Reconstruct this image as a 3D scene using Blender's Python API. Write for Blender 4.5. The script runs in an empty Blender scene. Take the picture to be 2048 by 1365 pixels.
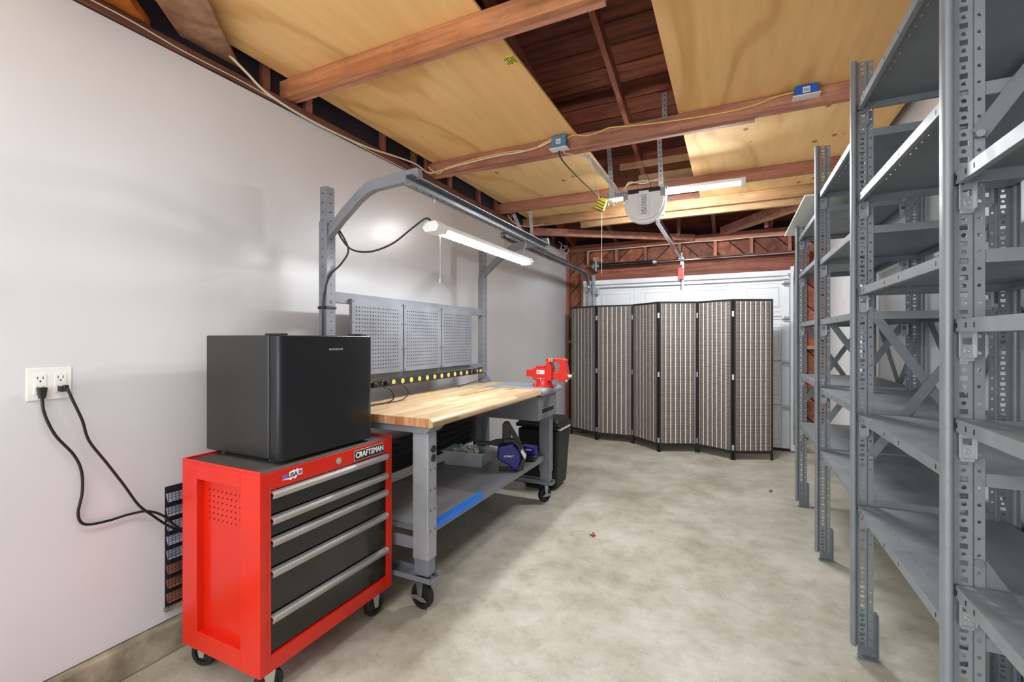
import bpy, bmesh, math, random
from mathutils import Vector, Matrix
R = random.Random(7)
SC = bpy.context.scene
COL = SC.collection
pi = math.pi
# ------------------------------------------------------------------ camera, world, lights, exposure
cam = bpy.data.objects.new('camera', bpy.data.cameras.new('camera'))
COL.objects.link(cam)
cam.location = (0, 0, 1.35)
cam.rotation_euler = (pi/2, 0, math.atan(441/921.0))
cam.data.lens = 921/2048*36
cam.data.sensor_width = 36
cam.data.shift_y = -5.5/2048
cam.data.clip_start = 0.02
SC.camera = cam
SC.view_settings.view_transform = 'Standard'
SC.view_settings.look = 'None'
SC.view_settings.exposure = 0.0
SC.view_settings.gamma = 1
SC.view_settings.use_curve_mapping = False
w = bpy.data.worlds.new('world'); SC.world = w
w.use_nodes = True
w.node_tree.nodes['Background'].inputs[0].default_value = (.75, .85, 1, 1)
w.node_tree.nodes['Background'].inputs[1].default_value = 0.6
def area(name, loc, rot, sx, sy, power, col=(1, 1, 1)):
    l = bpy.data.lights.new(name, 'AREA'); l.shape = 'RECTANGLE'; l.size = sx; l.size_y = sy
    l.energy = power; l.color = col
    o = bpy.data.objects.new(name, l); COL.objects.link(o); o.location = loc; o.rotation_euler = rot
    return o
area('camera_side_fill', (-.3, -2.35, 1.4), (pi/2, 0, -.1), 2.0, 2.0, 46, (.93, .97, 1))  # added fill behind the camera; the back wall has no opening
area('left_side_fill', (-2.12, -.75, 1.5), (0, -pi/2, .25), 1.6, 1.4, 74, (.93, .97, 1))  # added fill aimed at the shelving; no window is modelled here
area('overhead_fill_rear', (-.4, -1.2, 2.6), (0, 0, 0), 1.2, 1.6, 20, (.97, .98, 1))  # added overhead fill behind the camera, without a fixture
area('overhead_fill_near', (-.95, .1, 2.63), (0, 0, 0), .3, 1.2, 24, (.96, .98, 1))  # unseen fill lamp added above the near end of the room
area('bench_light_glow', (-1.41, 2.58, 1.89), (0, 0, 0), .07, .1*11, 20, (.96, .98, 1))
area('tube_light_down', (-.48, 4.2, 2.58), (0, 0, 0), 1.0, .05, 26, (.95, .98, 1))
for nm_, y_, rx_ in (('tube_light_front', 4.24, .95), ('tube_light_rear', 4.16, -.95)):
    l_ = area(nm_, (-.45, y_, 2.575), (rx_, 0, 0), .9, .05, 38, (.95, .98, 1)); l_.data.spread = 2.3

# ------------------------------------------------------------------ colours and materials
def lin(c):
    c = c/255.0
    return c/12.92 if c <= .04045 else ((c+.055)/1.055)**2.4
def rgb(r, g, b): return (lin(r), lin(g), lin(b), 1)
def newmat(name):
    m = bpy.data.materials.new(name); m.use_nodes = True
    nt = m.node_tree; b = nt.nodes['Principled BSDF']
    return m, nt, b
def N(nt, t, **k):
    n = nt.nodes.new(t)
    for a, v in k.items(): setattr(n, a, v)
    return n
def mapped(nt, scale=(1, 1, 1), kind='Object', rnd=False):
    tc = N(nt, 'ShaderNodeTexCoord'); mp = N(nt, 'ShaderNodeMapping')
    mp.inputs['Scale'].default_value = scale
    nt.links.new(tc.outputs[kind], mp.inputs['Vector'])
    if rnd:
        oi = N(nt, 'ShaderNodeObjectInfo'); mu = N(nt, 'ShaderNodeMath', operation='MULTIPLY')
        mu.inputs[1].default_value = 37.0
        nt.links.new(oi.outputs['Random'], mu.inputs[0])
        cb = N(nt, 'ShaderNodeCombineXYZ')
        for i in range(3): nt.links.new(mu.outputs[0], cb.inputs[i])
        nt.links.new(cb.outputs[0], mp.inputs['Location'])
    return mp.outputs[0]
def noise(nt, vec, scale, detail=4, rough=.55, dist=0):
    n = N(nt, 'ShaderNodeTexNoise')
    n.inputs['Scale'].default_value = scale; n.inputs['Detail'].default_value = detail
    n.inputs['Roughness'].default_value = rough; n.inputs['Distortion'].default_value = dist
    nt.links.new(vec, n.inputs['Vector'])
    return n.outputs['Fac']
def ramp(nt, fac, stops):
    r = N(nt, 'ShaderNodeValToRGB'); e = r.color_ramp.elements
    while len(e) < len(stops): e.new(.5)
    for i, (p, c) in enumerate(stops): e[i].position = p; e[i].color = c
    nt.links.new(fac, r.inputs[0])
    return r.outputs[0]
def mix(nt, fac, a, b, mode='MIX'):
    m = N(nt, 'ShaderNodeMix', data_type='RGBA', blend_type=mode)
    if isinstance(fac, (int, float)): m.inputs[0].default_value = fac
    else: nt.links.new(fac, m.inputs[0])
    for s, i in ((a, 6), (b, 7)):
        if isinstance(s, tuple): m.inputs[i].default_value = s
        else: nt.links.new(s, m.inputs[i])
    return m.outputs[2]
def bump(nt, b, h, strength=.2, dist=.01):
    bp = N(nt, 'ShaderNodeBump'); bp.inputs['Strength'].default_value = strength
    bp.inputs['Distance'].default_value = dist
    nt.links.new(h, bp.inputs['Height']); nt.links.new(bp.outputs[0], b.inputs['Normal'])
def plain(name, c, rough=.5, metal=0, var=.06, vs=6, bmp=0, bs=60, coat=0, emit=0, alpha=1, trans=0):
    m, nt, b = newmat(name)
    col = rgb(*c)
    if var:
        v = mapped(nt)
        f = noise(nt, v, vs, 4)
        d = tuple(x*(1-var*2.2) for x in col[:3])+(1,)
        u = tuple(min(1, x*(1+var*1.4)) for x in col[:3])+(1,)
        nt.links.new(ramp(nt, f, [(.3, d), (.7, u)]), b.inputs['Base Color'])
    else: b.inputs['Base Color'].default_value = col
    b.inputs['Roughness'].default_value = rough; b.inputs['Metallic'].default_value = metal
    if coat: b.inputs['Coat Weight'].default_value = coat; b.inputs['Coat Roughness'].default_value = .08
    if emit:
        b.inputs['Emission Color'].default_value = col; b.inputs['Emission Strength'].default_value = emit
    if trans: b.inputs['Transmission Weight'].default_value = trans
    if bmp: bump(nt, b, noise(nt, mapped(nt), bs, 3), bmp, .004)
    return m
def wood(name, base, dark, axis='X', rough=.6, rnd=.35, gs=1.0, fine=.5):
    m, nt, b = newmat(name)
    k = {'X': (.5, 7, 7), 'Y': (7, .5, 7), 'Z': (7, 7, .5), 'D': (3, 3, 3)}[axis]
    k = tuple(q*gs for q in k)
    v = mapped(nt, k, rnd=True)
    f = noise(nt, v, 2.2, 6, .6, 1.2)
    f2 = noise(nt, v, 9, 4, .6)
    c = ramp(nt, f, [(.28, rgb(*dark)), (.72, rgb(*base))])
    c = mix(nt, fine, c, ramp(nt, f2, [(.3, (.45, .45, .45, 1)), (.62, (1, 1, 1, 1))]), 'MULTIPLY')
    oi = N(nt, 'ShaderNodeObjectInfo')
    lo = tuple(1-rnd for _ in range(3))+(1,)
    f4 = noise(nt, mapped(nt, (1, 1, 1), rnd=True), 3.5, 5, .7)
    c = mix(nt, .6, c, ramp(nt, f4, [(.32, (.55, .5, .48, 1)), (.55, (1, 1, 1, 1)), (.8, (1.12, 1.08, 1.05, 1))]), 'MULTIPLY')
    c = mix(nt, 1.0, c, ramp(nt, oi.outputs['Random'], [(0, lo), (1, (1.15, 1.1, 1.1, 1))]), 'MULTIPLY')
    nt.links.new(c, b.inputs['Base Color'])
    b.inputs['Roughness'].default_value = rough; b.inputs['Specular IOR Level'].default_value = .3
    bump(nt, b, f2, .25, .004)
    return m
def plywood(name, knots, base=(250, 203, 140), dark=(216, 154, 88)):
    m, nt, b = newmat(name)
    tc = N(nt, 'ShaderNodeTexCoord')
    mp = N(nt, 'ShaderNodeMapping'); mp.inputs['Scale'].default_value = (1, .22, 1)
    nt.links.new(tc.outputs['Object'], mp.inputs[0])
    n1 = noise(nt, mp.outputs[0], 2.1, 2, .5, .6)
    wv = N(nt, 'ShaderNodeMath', operation='MULTIPLY'); wv.inputs[1].default_value = 26
    nt.links.new(n1, wv.inputs[0])
    sn = N(nt, 'ShaderNodeMath', operation='SINE'); nt.links.new(wv.outputs[0], sn.inputs[0])
    mp2 = N(nt, 'ShaderNodeMapping'); mp2.inputs['Scale'].default_value = (12, .9, 1)
    nt.links.new(tc.outputs['Object'], mp2.inputs[0])
    n2 = noise(nt, mp2.outputs[0], 1.5, 4, .6)
    c = ramp(nt, sn.outputs[0], [(0, rgb(*base)), (.55, tuple(x*.95 for x in rgb(*base)[:3])+(1,)), (.97, tuple((a*.45+q*.5) for a, q in zip(rgb(*base), rgb(*dark)))[:3]+(1,))])
    c = mix(nt, .22, c, ramp(nt, n2, [(.35, rgb(*dark)), (.6, rgb(*base))]))
    n3 = noise(nt, tc.outputs['Object'], .9, 2)
    c = mix(nt, .5, c, ramp(nt, n3, [(.3, (.82, .76, .68, 1)), (.7, (1, 1, 1, 1))]), 'MULTIPLY')
    if knots:
        mp3 = N(nt, 'ShaderNodeMapping'); mp3.inputs['Scale'].default_value = (9, 5.5, 0)
        nt.links.new(tc.outputs['Object'], mp3.inputs[0])
        vo = N(nt, 'ShaderNodeTexVoronoi'); vo.inputs['Scale'].default_value = 1.0
        nt.links.new(mp3.outputs[0], vo.inputs['Vector'])
        lt = N(nt, 'ShaderNodeMath', operation='MULTIPLY_ADD'); 
        sz = N(nt, 'ShaderNodeSeparateColor'); nt.links.new(vo.outputs['Color'], sz.inputs[0])
        lt.inputs[1].default_value = -.11; nt.links.new(sz.outputs[0], lt.inputs[0]); nt.links.new(vo.outputs['Distance'], lt.inputs[2])
        c = mix(nt, ramp(nt, lt.outputs[0], [(.02, (.8, .8, .8, 1)), (.075, (0, 0, 0, 1))]), c, rgb(138, 92, 50))
    nt.links.new(c, b.inputs['Base Color'])
    b.inputs['Roughness'].default_value = .8; b.inputs['Specular IOR Level'].default_value = .2
    return m
M = {}
def wall_mat():
    m, nt, b = newmat('white_wall_paint')
    v = mapped(nt)
    f = noise(nt, v, 1.3, 4, .5)
    c = ramp(nt, f, [(.3, rgb(206, 206, 208)), (.7, rgb(216, 217, 220))])
    nt.links.new(c, b.inputs['Base Color'])
    b.inputs['Roughness'].default_value = .26
    bump(nt, b, noise(nt, v, 16, 6, .65), .10, .008)
    return m
def floor_mat():
    m, nt, b = newmat('stained_concrete')
    v = mapped(nt)
    a = noise(nt, v, 1.8, 14, .74, 0)
    c = ramp(nt, a, [(.28, rgb(140, 132, 112)), (.44, rgb(168, 163, 148)), (.54, rgb(182, 178, 166)), (.72, rgb(202, 200, 191))])
    f2 = noise(nt, v, 9, 12, .8, .3)
    c = mix(nt, .45, c, ramp(nt, f2, [(.38, (.62, .59, .52, 1)), (.47, (.96, .95, .93, 1)), (.62, (1.05, 1.05, 1.04, 1))]), 'MULTIPLY')
    g = noise(nt, v, .8, 8, .6, 0)
    c = mix(nt, .55, c, ramp(nt, g, [(.36, (.72, .69, .62, 1)), (.50, (1, 1, 1, 1))]), 'MULTIPLY')
    f3 = noise(nt, v, 160, 3, .7)
    c = mix(nt, .45, c, ramp(nt, f3, [(.32, (.55, .55, .55, 1)), (.46, (1, 1, 1, 1)), (.72, (1.15, 1.15, 1.15, 1))]), 'MULTIPLY')
    for sc, sz, col in ((14, .045, (222, 218, 206)), (5.3, .03, (74, 68, 58)), (31, .05, (214, 210, 198))):
        vo = N(nt, 'ShaderNodeTexVoronoi'); vo.inputs['Scale'].default_value = sc; nt.links.new(v, vo.inputs['Vector'])
        c = mix(nt, ramp(nt, vo.outputs['Distance'], [(sz*.6, (.75, .75, .75, 1)), (sz, (0, 0, 0, 1))]), c, rgb(*col))
    # thin scratches and cracks
    mp = mapped(nt, (1.2, 9, 1)); ws = noise(nt, mp, 3.0, 3, .5, 1.5)
    c = mix(nt, ramp(nt, ws, [(.497, (0, 0, 0, 1)), (.5, (.35, .35, .35, 1)), (.503, (0, 0, 0, 1))]), c, rgb(92, 84, 70))
    nt.links.new(c, b.inputs['Base Color'])
    r = ramp(nt, f2, [(.3, (.34, .34, .34, 1)), (.7, (.6, .6, .6, 1))])
    nt.links.new(r, b.inputs['Roughness'])
    bump(nt, b, f2, .2, .01)
    return m
def butcher_mat():
    m, nt, b = newmat('butcher_block')
    tc = N(nt, 'ShaderNodeTexCoord')
    sep = N(nt, 'ShaderNodeSeparateXYZ'); nt.links.new(tc.outputs['Object'], sep.inputs[0])
    # strips along Y: strip id from x, block id from y with offset per strip
    sx = N(nt, 'ShaderNodeMath', operation='MULTIPLY'); sx.inputs[1].default_value = 1/.042; nt.links.new(sep.outputs[0], sx.inputs[0])
    fx = N(nt, 'ShaderNodeMath', operation='FLOOR'); nt.links.new(sx.outputs[0], fx.inputs[0])
    wn = N(nt, 'ShaderNodeTexWhiteNoise', noise_dimensions='1D'); nt.links.new(fx.outputs[0], wn.inputs['W'])
    sy = N(nt, 'ShaderNodeMath', operation='MULTIPLY_ADD'); sy.inputs[1].default_value = 2.4; nt.links.new(sep.outputs[1], sy.inputs[0])
    w5 = N(nt, 'ShaderNodeMath', operation='MULTIPLY'); w5.inputs[1].default_value = 9; nt.links.new(wn.outputs['Value'], w5.inputs[0])
    nt.links.new(w5.outputs[0], sy.inputs[2])
    fy = N(nt, 'ShaderNodeMath', operation='FLOOR'); nt.links.new(sy.outputs[0], fy.inputs[0])
    cb = N(nt, 'ShaderNodeCombineXYZ'); nt.links.new(fx.outputs[0], cb.inputs[0]); nt.links.new(fy.outputs[0], cb.inputs[1])
    w2 = N(nt, 'ShaderNodeTexWhiteNoise', noise_dimensions='2D'); nt.links.new(cb.outputs[0], w2.inputs['Vector'])
    c = ramp(nt, w2.outputs['Value'], [(0, rgb(158, 124, 84)), (.2, rgb(184, 156, 116)), (.6, rgb(196, 171, 134)), (1, rgb(206, 186, 153))])
    mp = N(nt, 'ShaderNodeMapping'); mp.inputs['Scale'].default_value = (30, 1.5, 8); nt.links.new(tc.outputs['Object'], mp.inputs[0])
    g = noise(nt, mp.outputs[0], 2, 5, .65)
    c = mix(nt, .55, c, ramp(nt, g, [(.38, (.62, .5, .38, 1)), (.50, (.93, .92, .9, 1)), (.7, (1, 1, 1, 1))]), 'MULTIPLY')
    nt.links.new(c, b.inputs['Base Color']); b.inputs['Roughness'].default_value = .36
    return m
def steel_mat(name, c, rough=.35, metal=.55, streak=True):
    m, nt, b = newmat(name)
    v = mapped(nt)
    f = noise(nt, v, 5, 5, .6, .4)
    col = rgb(*c)
    c1 = ramp(nt, f, [(.3, tuple(x*.86 for x in col[:3])+(1,)), (.7, tuple(x*1.12 for x in col[:3])+(1,))])
    s = noise(nt, v, 38, 4, .7)
    c1 = mix(nt, .5, c1, ramp(nt, s, [(.28, (.72, .74, .76, 1)), (.42, (1, 1, 1, 1))]), 'MULTIPLY')
    nt.links.new(c1, b.inputs['Base Color'])
    nt.links.new(ramp(nt, f, [(.3, (rough*.8,)*3+(1,)), (.7, (rough*1.3,)*3+(1,))]), b.inputs['Roughness'])
    b.inputs['Metallic'].default_value = metal
    return m
M['wall'] = wall_mat(); M['floor'] = floor_mat(); M['butcher'] = butcher_mat()
M['curb'] = plain('rough_concrete', (150, 142, 122), .85, var=.25, vs=9, bmp=.6, bs=40)
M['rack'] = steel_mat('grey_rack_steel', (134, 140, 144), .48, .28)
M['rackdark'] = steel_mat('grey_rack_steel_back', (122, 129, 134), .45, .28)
M['galv'] = steel_mat('galvanised_steel', (168, 172, 175), .34, .85)
M['strap'] = steel_mat('perforated_strap_steel', (206, 209, 212), .45, .25)
M['plate'] = steel_mat('bright_sheet_steel', (160, 166, 175), .4, .4)
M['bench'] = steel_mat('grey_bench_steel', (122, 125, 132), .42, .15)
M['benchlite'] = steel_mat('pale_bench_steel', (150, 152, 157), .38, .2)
M['red'] = plain('red_enamel', (206, 30, 5), .28, var=.03, coat=.2)
M['visered'] = plain('red_cast_enamel', (196, 22, 16), .35, var=.05, coat=.3)
M['black'] = plain('black_gloss_metal', (24, 25, 24), .2, var=.1, coat=.3)
M['drawer'] = plain('black_drawer_enamel', (24, 24, 20), .25, .1, var=.1, coat=.3)
M['blackmat'] = plain('black_plastic', (28, 29, 32), .5, var=.12)
M['fridge'] = plain('black_brushed_fridge', (60, 60, 59), .34, .55, var=.08, vs=4)
M['fridgedoor'] = plain('black_fridge_door', (44, 45, 48), .25, .5, var=.06, vs=3)
M['mat'] = plain('grey_rubber_liner', (74, 72, 70), .85, var=.12, vs=40, bmp=.4, bs=90)
M['handle'] = plain('satin_aluminium', (196, 194, 190), .35, .7, var=.05)
M['chrome'] = plain('chrome', (215, 215, 215), .15, 1, var=0)
M['brass'] = plain('brass', (222, 200, 140), .3, .8, var=0)
M['rubber'] = plain('black_rubber', (22, 22, 23), .55, var=.15)
M['white'] = plain('white_plastic', (232, 231, 228), .35, var=.02)
M['door'] = plain('white_door_paint', (228, 231, 234), .45, var=.04, vs=3)
M['cordb'] = plain('black_cord', (20, 20, 22), .45, var=0)
M['cordw'] = plain('white_cable', (226, 212, 190), .5, var=0)
M['cordy'] = plain('yellow_cable', (226, 190, 96), .5, var=0)
M['blue'] = plain('blue_plastic_box', (20, 100, 205), .45, var=.05)
M['blue2'] = plain('grey_blue_plastic_box', (92, 132, 170), .5, var=.15, vs=60)
M['navy'] = plain('royal_blue_plastic', (22, 22, 124), .35, var=.06)
M['tape'] = plain('blue_masking_tape', (36, 120, 228), .6, var=.05)
M['yellow'] = plain('yellow_paper', (232, 218, 80), .6, var=.03)
M['socket'] = plain('yellow_green_socket', (206, 206, 96), .5, var=0)
M['ink'] = plain('black_ink', (18, 18, 20), .6, var=0)
M['redtag'] = plain('red_tag', (238, 52, 42), .45, var=.03)
M['label'] = plain('white_label', (240, 240, 238), .5, var=0)
M['purple'] = plain('purple_print', (120, 90, 190), .5, var=0)
M['board'] = plain('white_board', (226, 226, 220), .5, var=.03)
M['led'] = plain('led_diffuser', (250, 252, 255), .4, var=0, emit=9)
M['led2'] = plain('led_diffuser_dim', (250, 252, 255), .4, var=0, emit=5)
M['opener'] = plain('translucent_white_lens', (238, 239, 240), .35, var=.03)
M['wX'] = wood('red_brown_joist', (216, 160, 134), (166, 106, 84), 'X')
M['wXd'] = wood('dark_roof_board', (146, 76, 47), (62, 30, 20), 'X', rough=.95, rnd=.4)
M['wXo'] = wood('orange_joist', (222, 156, 108), (176, 108, 68), 'X', rnd=.1)
M['wXt'] = wood('tan_joist', (208, 170, 126), (166, 122, 82), 'X', rnd=.15)
M['wY'] = wood('brown_plate', (150, 100, 80), (92, 56, 44), 'Y', rnd=.2)
M['wYr'] = wood('red_brown_rafter', (170, 100, 70), (106, 58, 40), 'Y', rnd=.3)
M['wZ'] = wood('brown_stud', (200, 136, 112), (136, 82, 64), 'Z', rnd=.3)
M['wD'] = wood('red_sheathing_board', (188, 116, 84), (108, 60, 44), 'D', rnd=.45, gs=1.2)
M['wH'] = wood('header_beam', (178, 108, 82), (116, 60, 46), 'X', rnd=.2)
M['wB'] = wood('weathered_board', (190, 150, 116), (128, 88, 62), 'D', rnd=.1, gs=.6)
M['wO'] = wood('orange_lit_board', (222, 130, 42), (160, 78, 20), 'D', rnd=.1)  # orange light falling on the board is put into its wood colour
M['plyA'] = plywood('plywood_clear', False)
M['plyK'] = plywood('plywood_knotty', True, (250, 211, 152), (224, 168, 104))
M['dark'] = plain('void_shade', (36, 28, 40), .9, var=.2, vs=3)  # shade of the open voids put into a near-black colour
# ------------------------------------------------------------------ mesh helpers
class MB:
    def __init__(s, M=None): s.v = []; s.f = []; s.M = M or Matrix()
    def add(s, vs, fs):
        b = len(s.v); s.v += [s.M @ Vector(p) for p in vs]; s.f += [tuple(b+i for i in f) for f in fs]
        return s
    def box(s, x0, x1, y0, y1, z0, z1):
        vs = [(x, y, z) for x in (x0, x1) for y in (y0, y1) for z in (z0, z1)]
        return s.add(vs, [(0, 1, 3, 2), (4, 6, 7, 5), (0, 4, 5, 1), (2, 3, 7, 6), (0, 2, 6, 4), (1, 5, 7, 3)])
    def bar(s, p, q, w, h, up=(0, 0, 1)):
        p, q = Vector(p), Vector(q); d = (q-p).normalized(); u = Vector(up)
        a = d.cross(u).normalized(); u = a.cross(d).normalized()
        vs = []
        for c in (p, q):
            for i, j in ((-1, -1), (1, -1), (1, 1), (-1, 1)): vs.append(c+a*w/2*i+u*h/2*j)
        return s.add(vs, [(3, 2, 1, 0), (4, 5, 6, 7), (0, 1, 5, 4), (1, 2, 6, 5), (2, 3, 7, 6), (3, 0, 4, 7)])
    def cyl(s, p, q, r0, r1=None, n=16):
        if r1 is None: r1 = r0
        return s.tube([p, q], [r0, r1], n)
    def tube(s, pts, r, n=8):
        pts = [Vector(p) for p in pts]; k = len(pts)
        rs = r if isinstance(r, (list, tuple)) else [r]*k
        vs = []; fs = []; prev = None
        for i, p in enumerate(pts):
            d = (pts[min(i+1, k-1)]-pts[max(i-1, 0)])
            d = d.normalized() if d.length > 1e-9 else Vector((0, 0, 1))
            if prev is None:
                u = Vector((0, 0, 1)) if abs(d.z) < .9 else Vector((1, 0, 0))
                a = d.cross(u).normalized()
            else:
                a = (prev-d*prev.dot(d)); a = a.normalized() if a.length > 1e-6 else d.orthogonal().normalized()
            prev = a; b = d.cross(a)
            for j in range(n):
                t = 2*pi*j/n; vs.append(p+(a*math.cos(t)+b*math.sin(t))*rs[i])
        for i in range(k-1):
            for j in range(n):
                fs.append((i*n+j, i*n+(j+1) % n, (i+1)*n+(j+1) % n, (i+1)*n+j))
        fs.append(tuple(range(n))[::-1]); fs.append(tuple((k-1)*n+j for j in range(n)))
        return s.add(vs, fs)
    def ring(s, c, axis, R0, R1, t, n=24):
        """a flat washer / tyre: outer R1, inner R0, thickness t"""
        c = Vector(c); ax = Vector(axis).normalized(); a = ax.orthogonal().normalized(); b = ax.cross(a)
        vs = []; fs = []
        for i in range(n):
            d = a*math.cos(2*pi*i/n)+b*math.sin(2*pi*i/n)
            for rr, tt in ((R0, -t/2), (R1*.93, -t/2), (R1, -t/4), (R1, t/4), (R1*.93, t/2), (R0, t/2)): vs.append(c+d*rr+ax*tt)
        for i in range(n):
            for j in range(6): fs.append((i*6+j, ((i+1) % n)*6+j, ((i+1) % n)*6+(j+1) % 6, i*6+(j+1) % 6))
        return s.add(vs, fs)
    def prism(s, poly, o, a, b, d):
        """polygon in plane o + u*a + v*b, extruded by vector d"""
        o, a, b, d = Vector(o), Vector(a), Vector(b), Vector(d); n = len(poly)
        vs = [o+a*u+b*v for u, v in poly]+[o+a*u+b*v+d for u, v in poly]
        fs = [tuple(range(n))[::-1], tuple(range(n, 2*n))]+[(i, (i+1) % n, n+(i+1) % n, n+i) for i in range(n)]
        return s.add(vs, fs)
    def lathe(s, c, prof, n=24):
        vs = []; fs = []
        for i in range(n):
            t = 2*pi*i/n
            for r, z in prof: vs.append((c[0]+r*math.cos(t), c[1]+r*math.sin(t), c[2]+z))
        k = len(prof)
        for i in range(n):
            for j in range(k-1): fs.append((i*k+j, ((i+1) % n)*k+j, ((i+1) % n)*k+j+1, i*k+j+1))
        return s.add(vs, fs)
    def build(s, name, mat, parent=None, bev=0, smooth=False, org=None, solid=0, seg=2):
        me = bpy.data.meshes.new(name)
        o_ = Vector(org) if org else (Vector(parent['_w']) if parent is not None and '_w' in parent else Vector())
        me.from_pydata([tuple(v-o_) for v in s.v], [], s.f)
        bm = bmesh.new(); bm.from_mesh(me)
        bmesh.ops.recalc_face_normals(bm, faces=bm.faces); bm.to_mesh(me); bm.free()
        me.materials.append(M[mat] if isinstance(mat, str) else mat)
        if smooth:
            for p in me.polygons: p.use_smooth = True
        o = bpy.data.objects.new(name, me); COL.objects.link(o)
        if parent is not None:
            o.parent = parent; o['_w'] = tuple(o_)
        else:
            o.location = o_; o['_w'] = tuple(o_)
        if solid:
            md = o.modifiers.new('solidify', 'SOLIDIFY'); md.thickness = solid; md.offset = 0
        if bev:
            md = o.modifiers.new('bevel', 'BEVEL'); md.width = bev; md.segments = seg; md.limit_method = 'ANGLE'; md.angle_limit = .7
            if smooth:
                pass
        return o
def smooth_by_angle(o, ang=.6):
    me = o.data
    bm = bmesh.new(); bm.from_mesh(me)
    for f in bm.faces: f.smooth = True
    for e in bm.edges:
        if len(e.link_faces) != 2 or e.calc_face_angle(0) > ang: e.smooth = False
    bm.to_mesh(me); bm.free()
    return o
def thing(name, label, cat, loc=(0, 0, 0), group=None):
    o = bpy.data.objects.new(name, None); COL.objects.link(o); o.location = loc; o['_w'] = tuple(loc)
    o.empty_display_size = .05
    o['label'] = label; o['category'] = cat
    if group: o['group'] = group
    return o
def tag(o, label, cat, group=None):
    o['label'] = label; o['category'] = cat
    if group: o['group'] = group
    return o
def st(o, label=None):
    o['kind'] = 'structure'
    if label: o['label'] = label
    return o
def sroot(name):
    o = bpy.data.objects.new(name, None); COL.objects.link(o); o['_w'] = (0, 0, 0); o['kind'] = 'structure'
    return o
def stuff(o): o['kind'] = 'stuff'; return o
def lab(o, l): o['label'] = l; return o
def share(src, parent, mat=None):
    """copy of a part (shares its mesh)"""
    c = src.copy(); COL.objects.link(c); c.parent = parent
    return c
def spline(pts, n=8):
    P = [Vector(p) for p in pts]; out = []
    for i in range(len(P)-1):
        p0 = P[max(i-1, 0)]; p1 = P[i]; p2 = P[i+1]; p3 = P[min(i+2, len(P)-1)]
        for j in range(n):
            t = j/n
            out.append(.5*((2*p1)+(-p0+p2)*t+(2*p0-5*p1+4*p2-p3)*t*t+(-p0+3*p1-3*p2+p3)*t**3))
    out.append(P[-1]); return out
def cord(name, pts, r, mat, label=None, cat='cable', parent=None, n=8):
    o = MB().tube(spline(pts), r, n).build(name, mat, parent, smooth=True, org=None if parent is not None else pts[0])
    if label: tag(o, label, cat)
    return o
def text(name, s, size, mat, parent, mtx, ext=.0008, sx=1.0):
    cu = bpy.data.curves.new(name, 'FONT'); cu.body = s; cu.size = size; cu.extrude = ext
    cu.align_x = 'CENTER'; cu.align_y = 'CENTER'
    cu.offset = size*.018
    t = bpy.data.objects.new(name+'_src', cu); COL.objects.link(t)
    dg = bpy.context.evaluated_depsgraph_get(); dg.update()
    me = bpy.data.meshes.new_from_object(t.evaluated_get(dg))
    bpy.data.objects.remove(t); me.name = name
    w_ = Vector(parent['_w']) if parent is not None else Vector()
    for v in me.vertices:
        v.co = (mtx @ Vector((v.co.x*sx, v.co.y, v.co.z))) - w_
    me.materials.clear(); me.materials.append(M[mat])
    o = bpy.data.objects.new(name, me); COL.objects.link(o)
    if parent is not None: o.parent = parent; o['_w'] = tuple(w_)
    return o
def frameX(loc):   # text readable when looked at from +X: reads towards +Y
    return Matrix(((0, 0, 1, loc[0]), (1, 0, 0, loc[1]), (0, 1, 0, loc[2]), (0, 0, 0, 1)))
def frameYneg(loc):  # looked at from -Y, reads towards +X
    return Matrix(((1, 0, 0, loc[0]), (0, 0, -1, loc[1]), (0, 1, 0, loc[2]), (0, 0, 0, 1)))

# ================================================================== ROOM SHELL
XL, XR, YF, YB = -2.2, 1.0, 6.5, -2.5
HW = 2.6
o = MB().box(-2.5, 1.4, -2.7, 6.9, -.12, 0).build('floor', 'floor'); st(o, 'stained bare concrete garage floor')
# hairline control joint across the slab is part of the floor
wl = st(MB().box(XL-.02, XL, YB, YF-.04, .135, HW).build('wall_left', 'wall'), 'smooth white painted wall on the left')
MB().box(XL-.06, XL-.03, YB, YF, .2, 3.4).build('backing_panel', 'dark', wl)  # fills the gap over the plate; its dark colour is painted shade
st(MB().box(XL-.12, XL+.035, YB, YF-.02, 0, .13).build('baseboard_left', 'curb', bev=.008), 'rough concrete kerb along the left wall')
M['wallr'] = plain('lightened_wall_paint', (242, 242, 243), .4, var=.02)  # wall paint made paler to stand in for light behind the shelving
wr = st(MB().box(XR, XR+.02, YB, YF-.02, .13, 3.3).build('wall_right', 'wallr'), 'white painted wall behind the shelving')
st(MB().box(XR-.02, XR+.08, YB, YF-.02, 0, .13).build('baseboard_right', 'curb', bev=.008), 'rough concrete kerb along the right wall')
st(MB().box(XL-.1, XR+.1, YB-.1, YB, 0, 4.4).build('wall_back', 'wall'))
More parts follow.
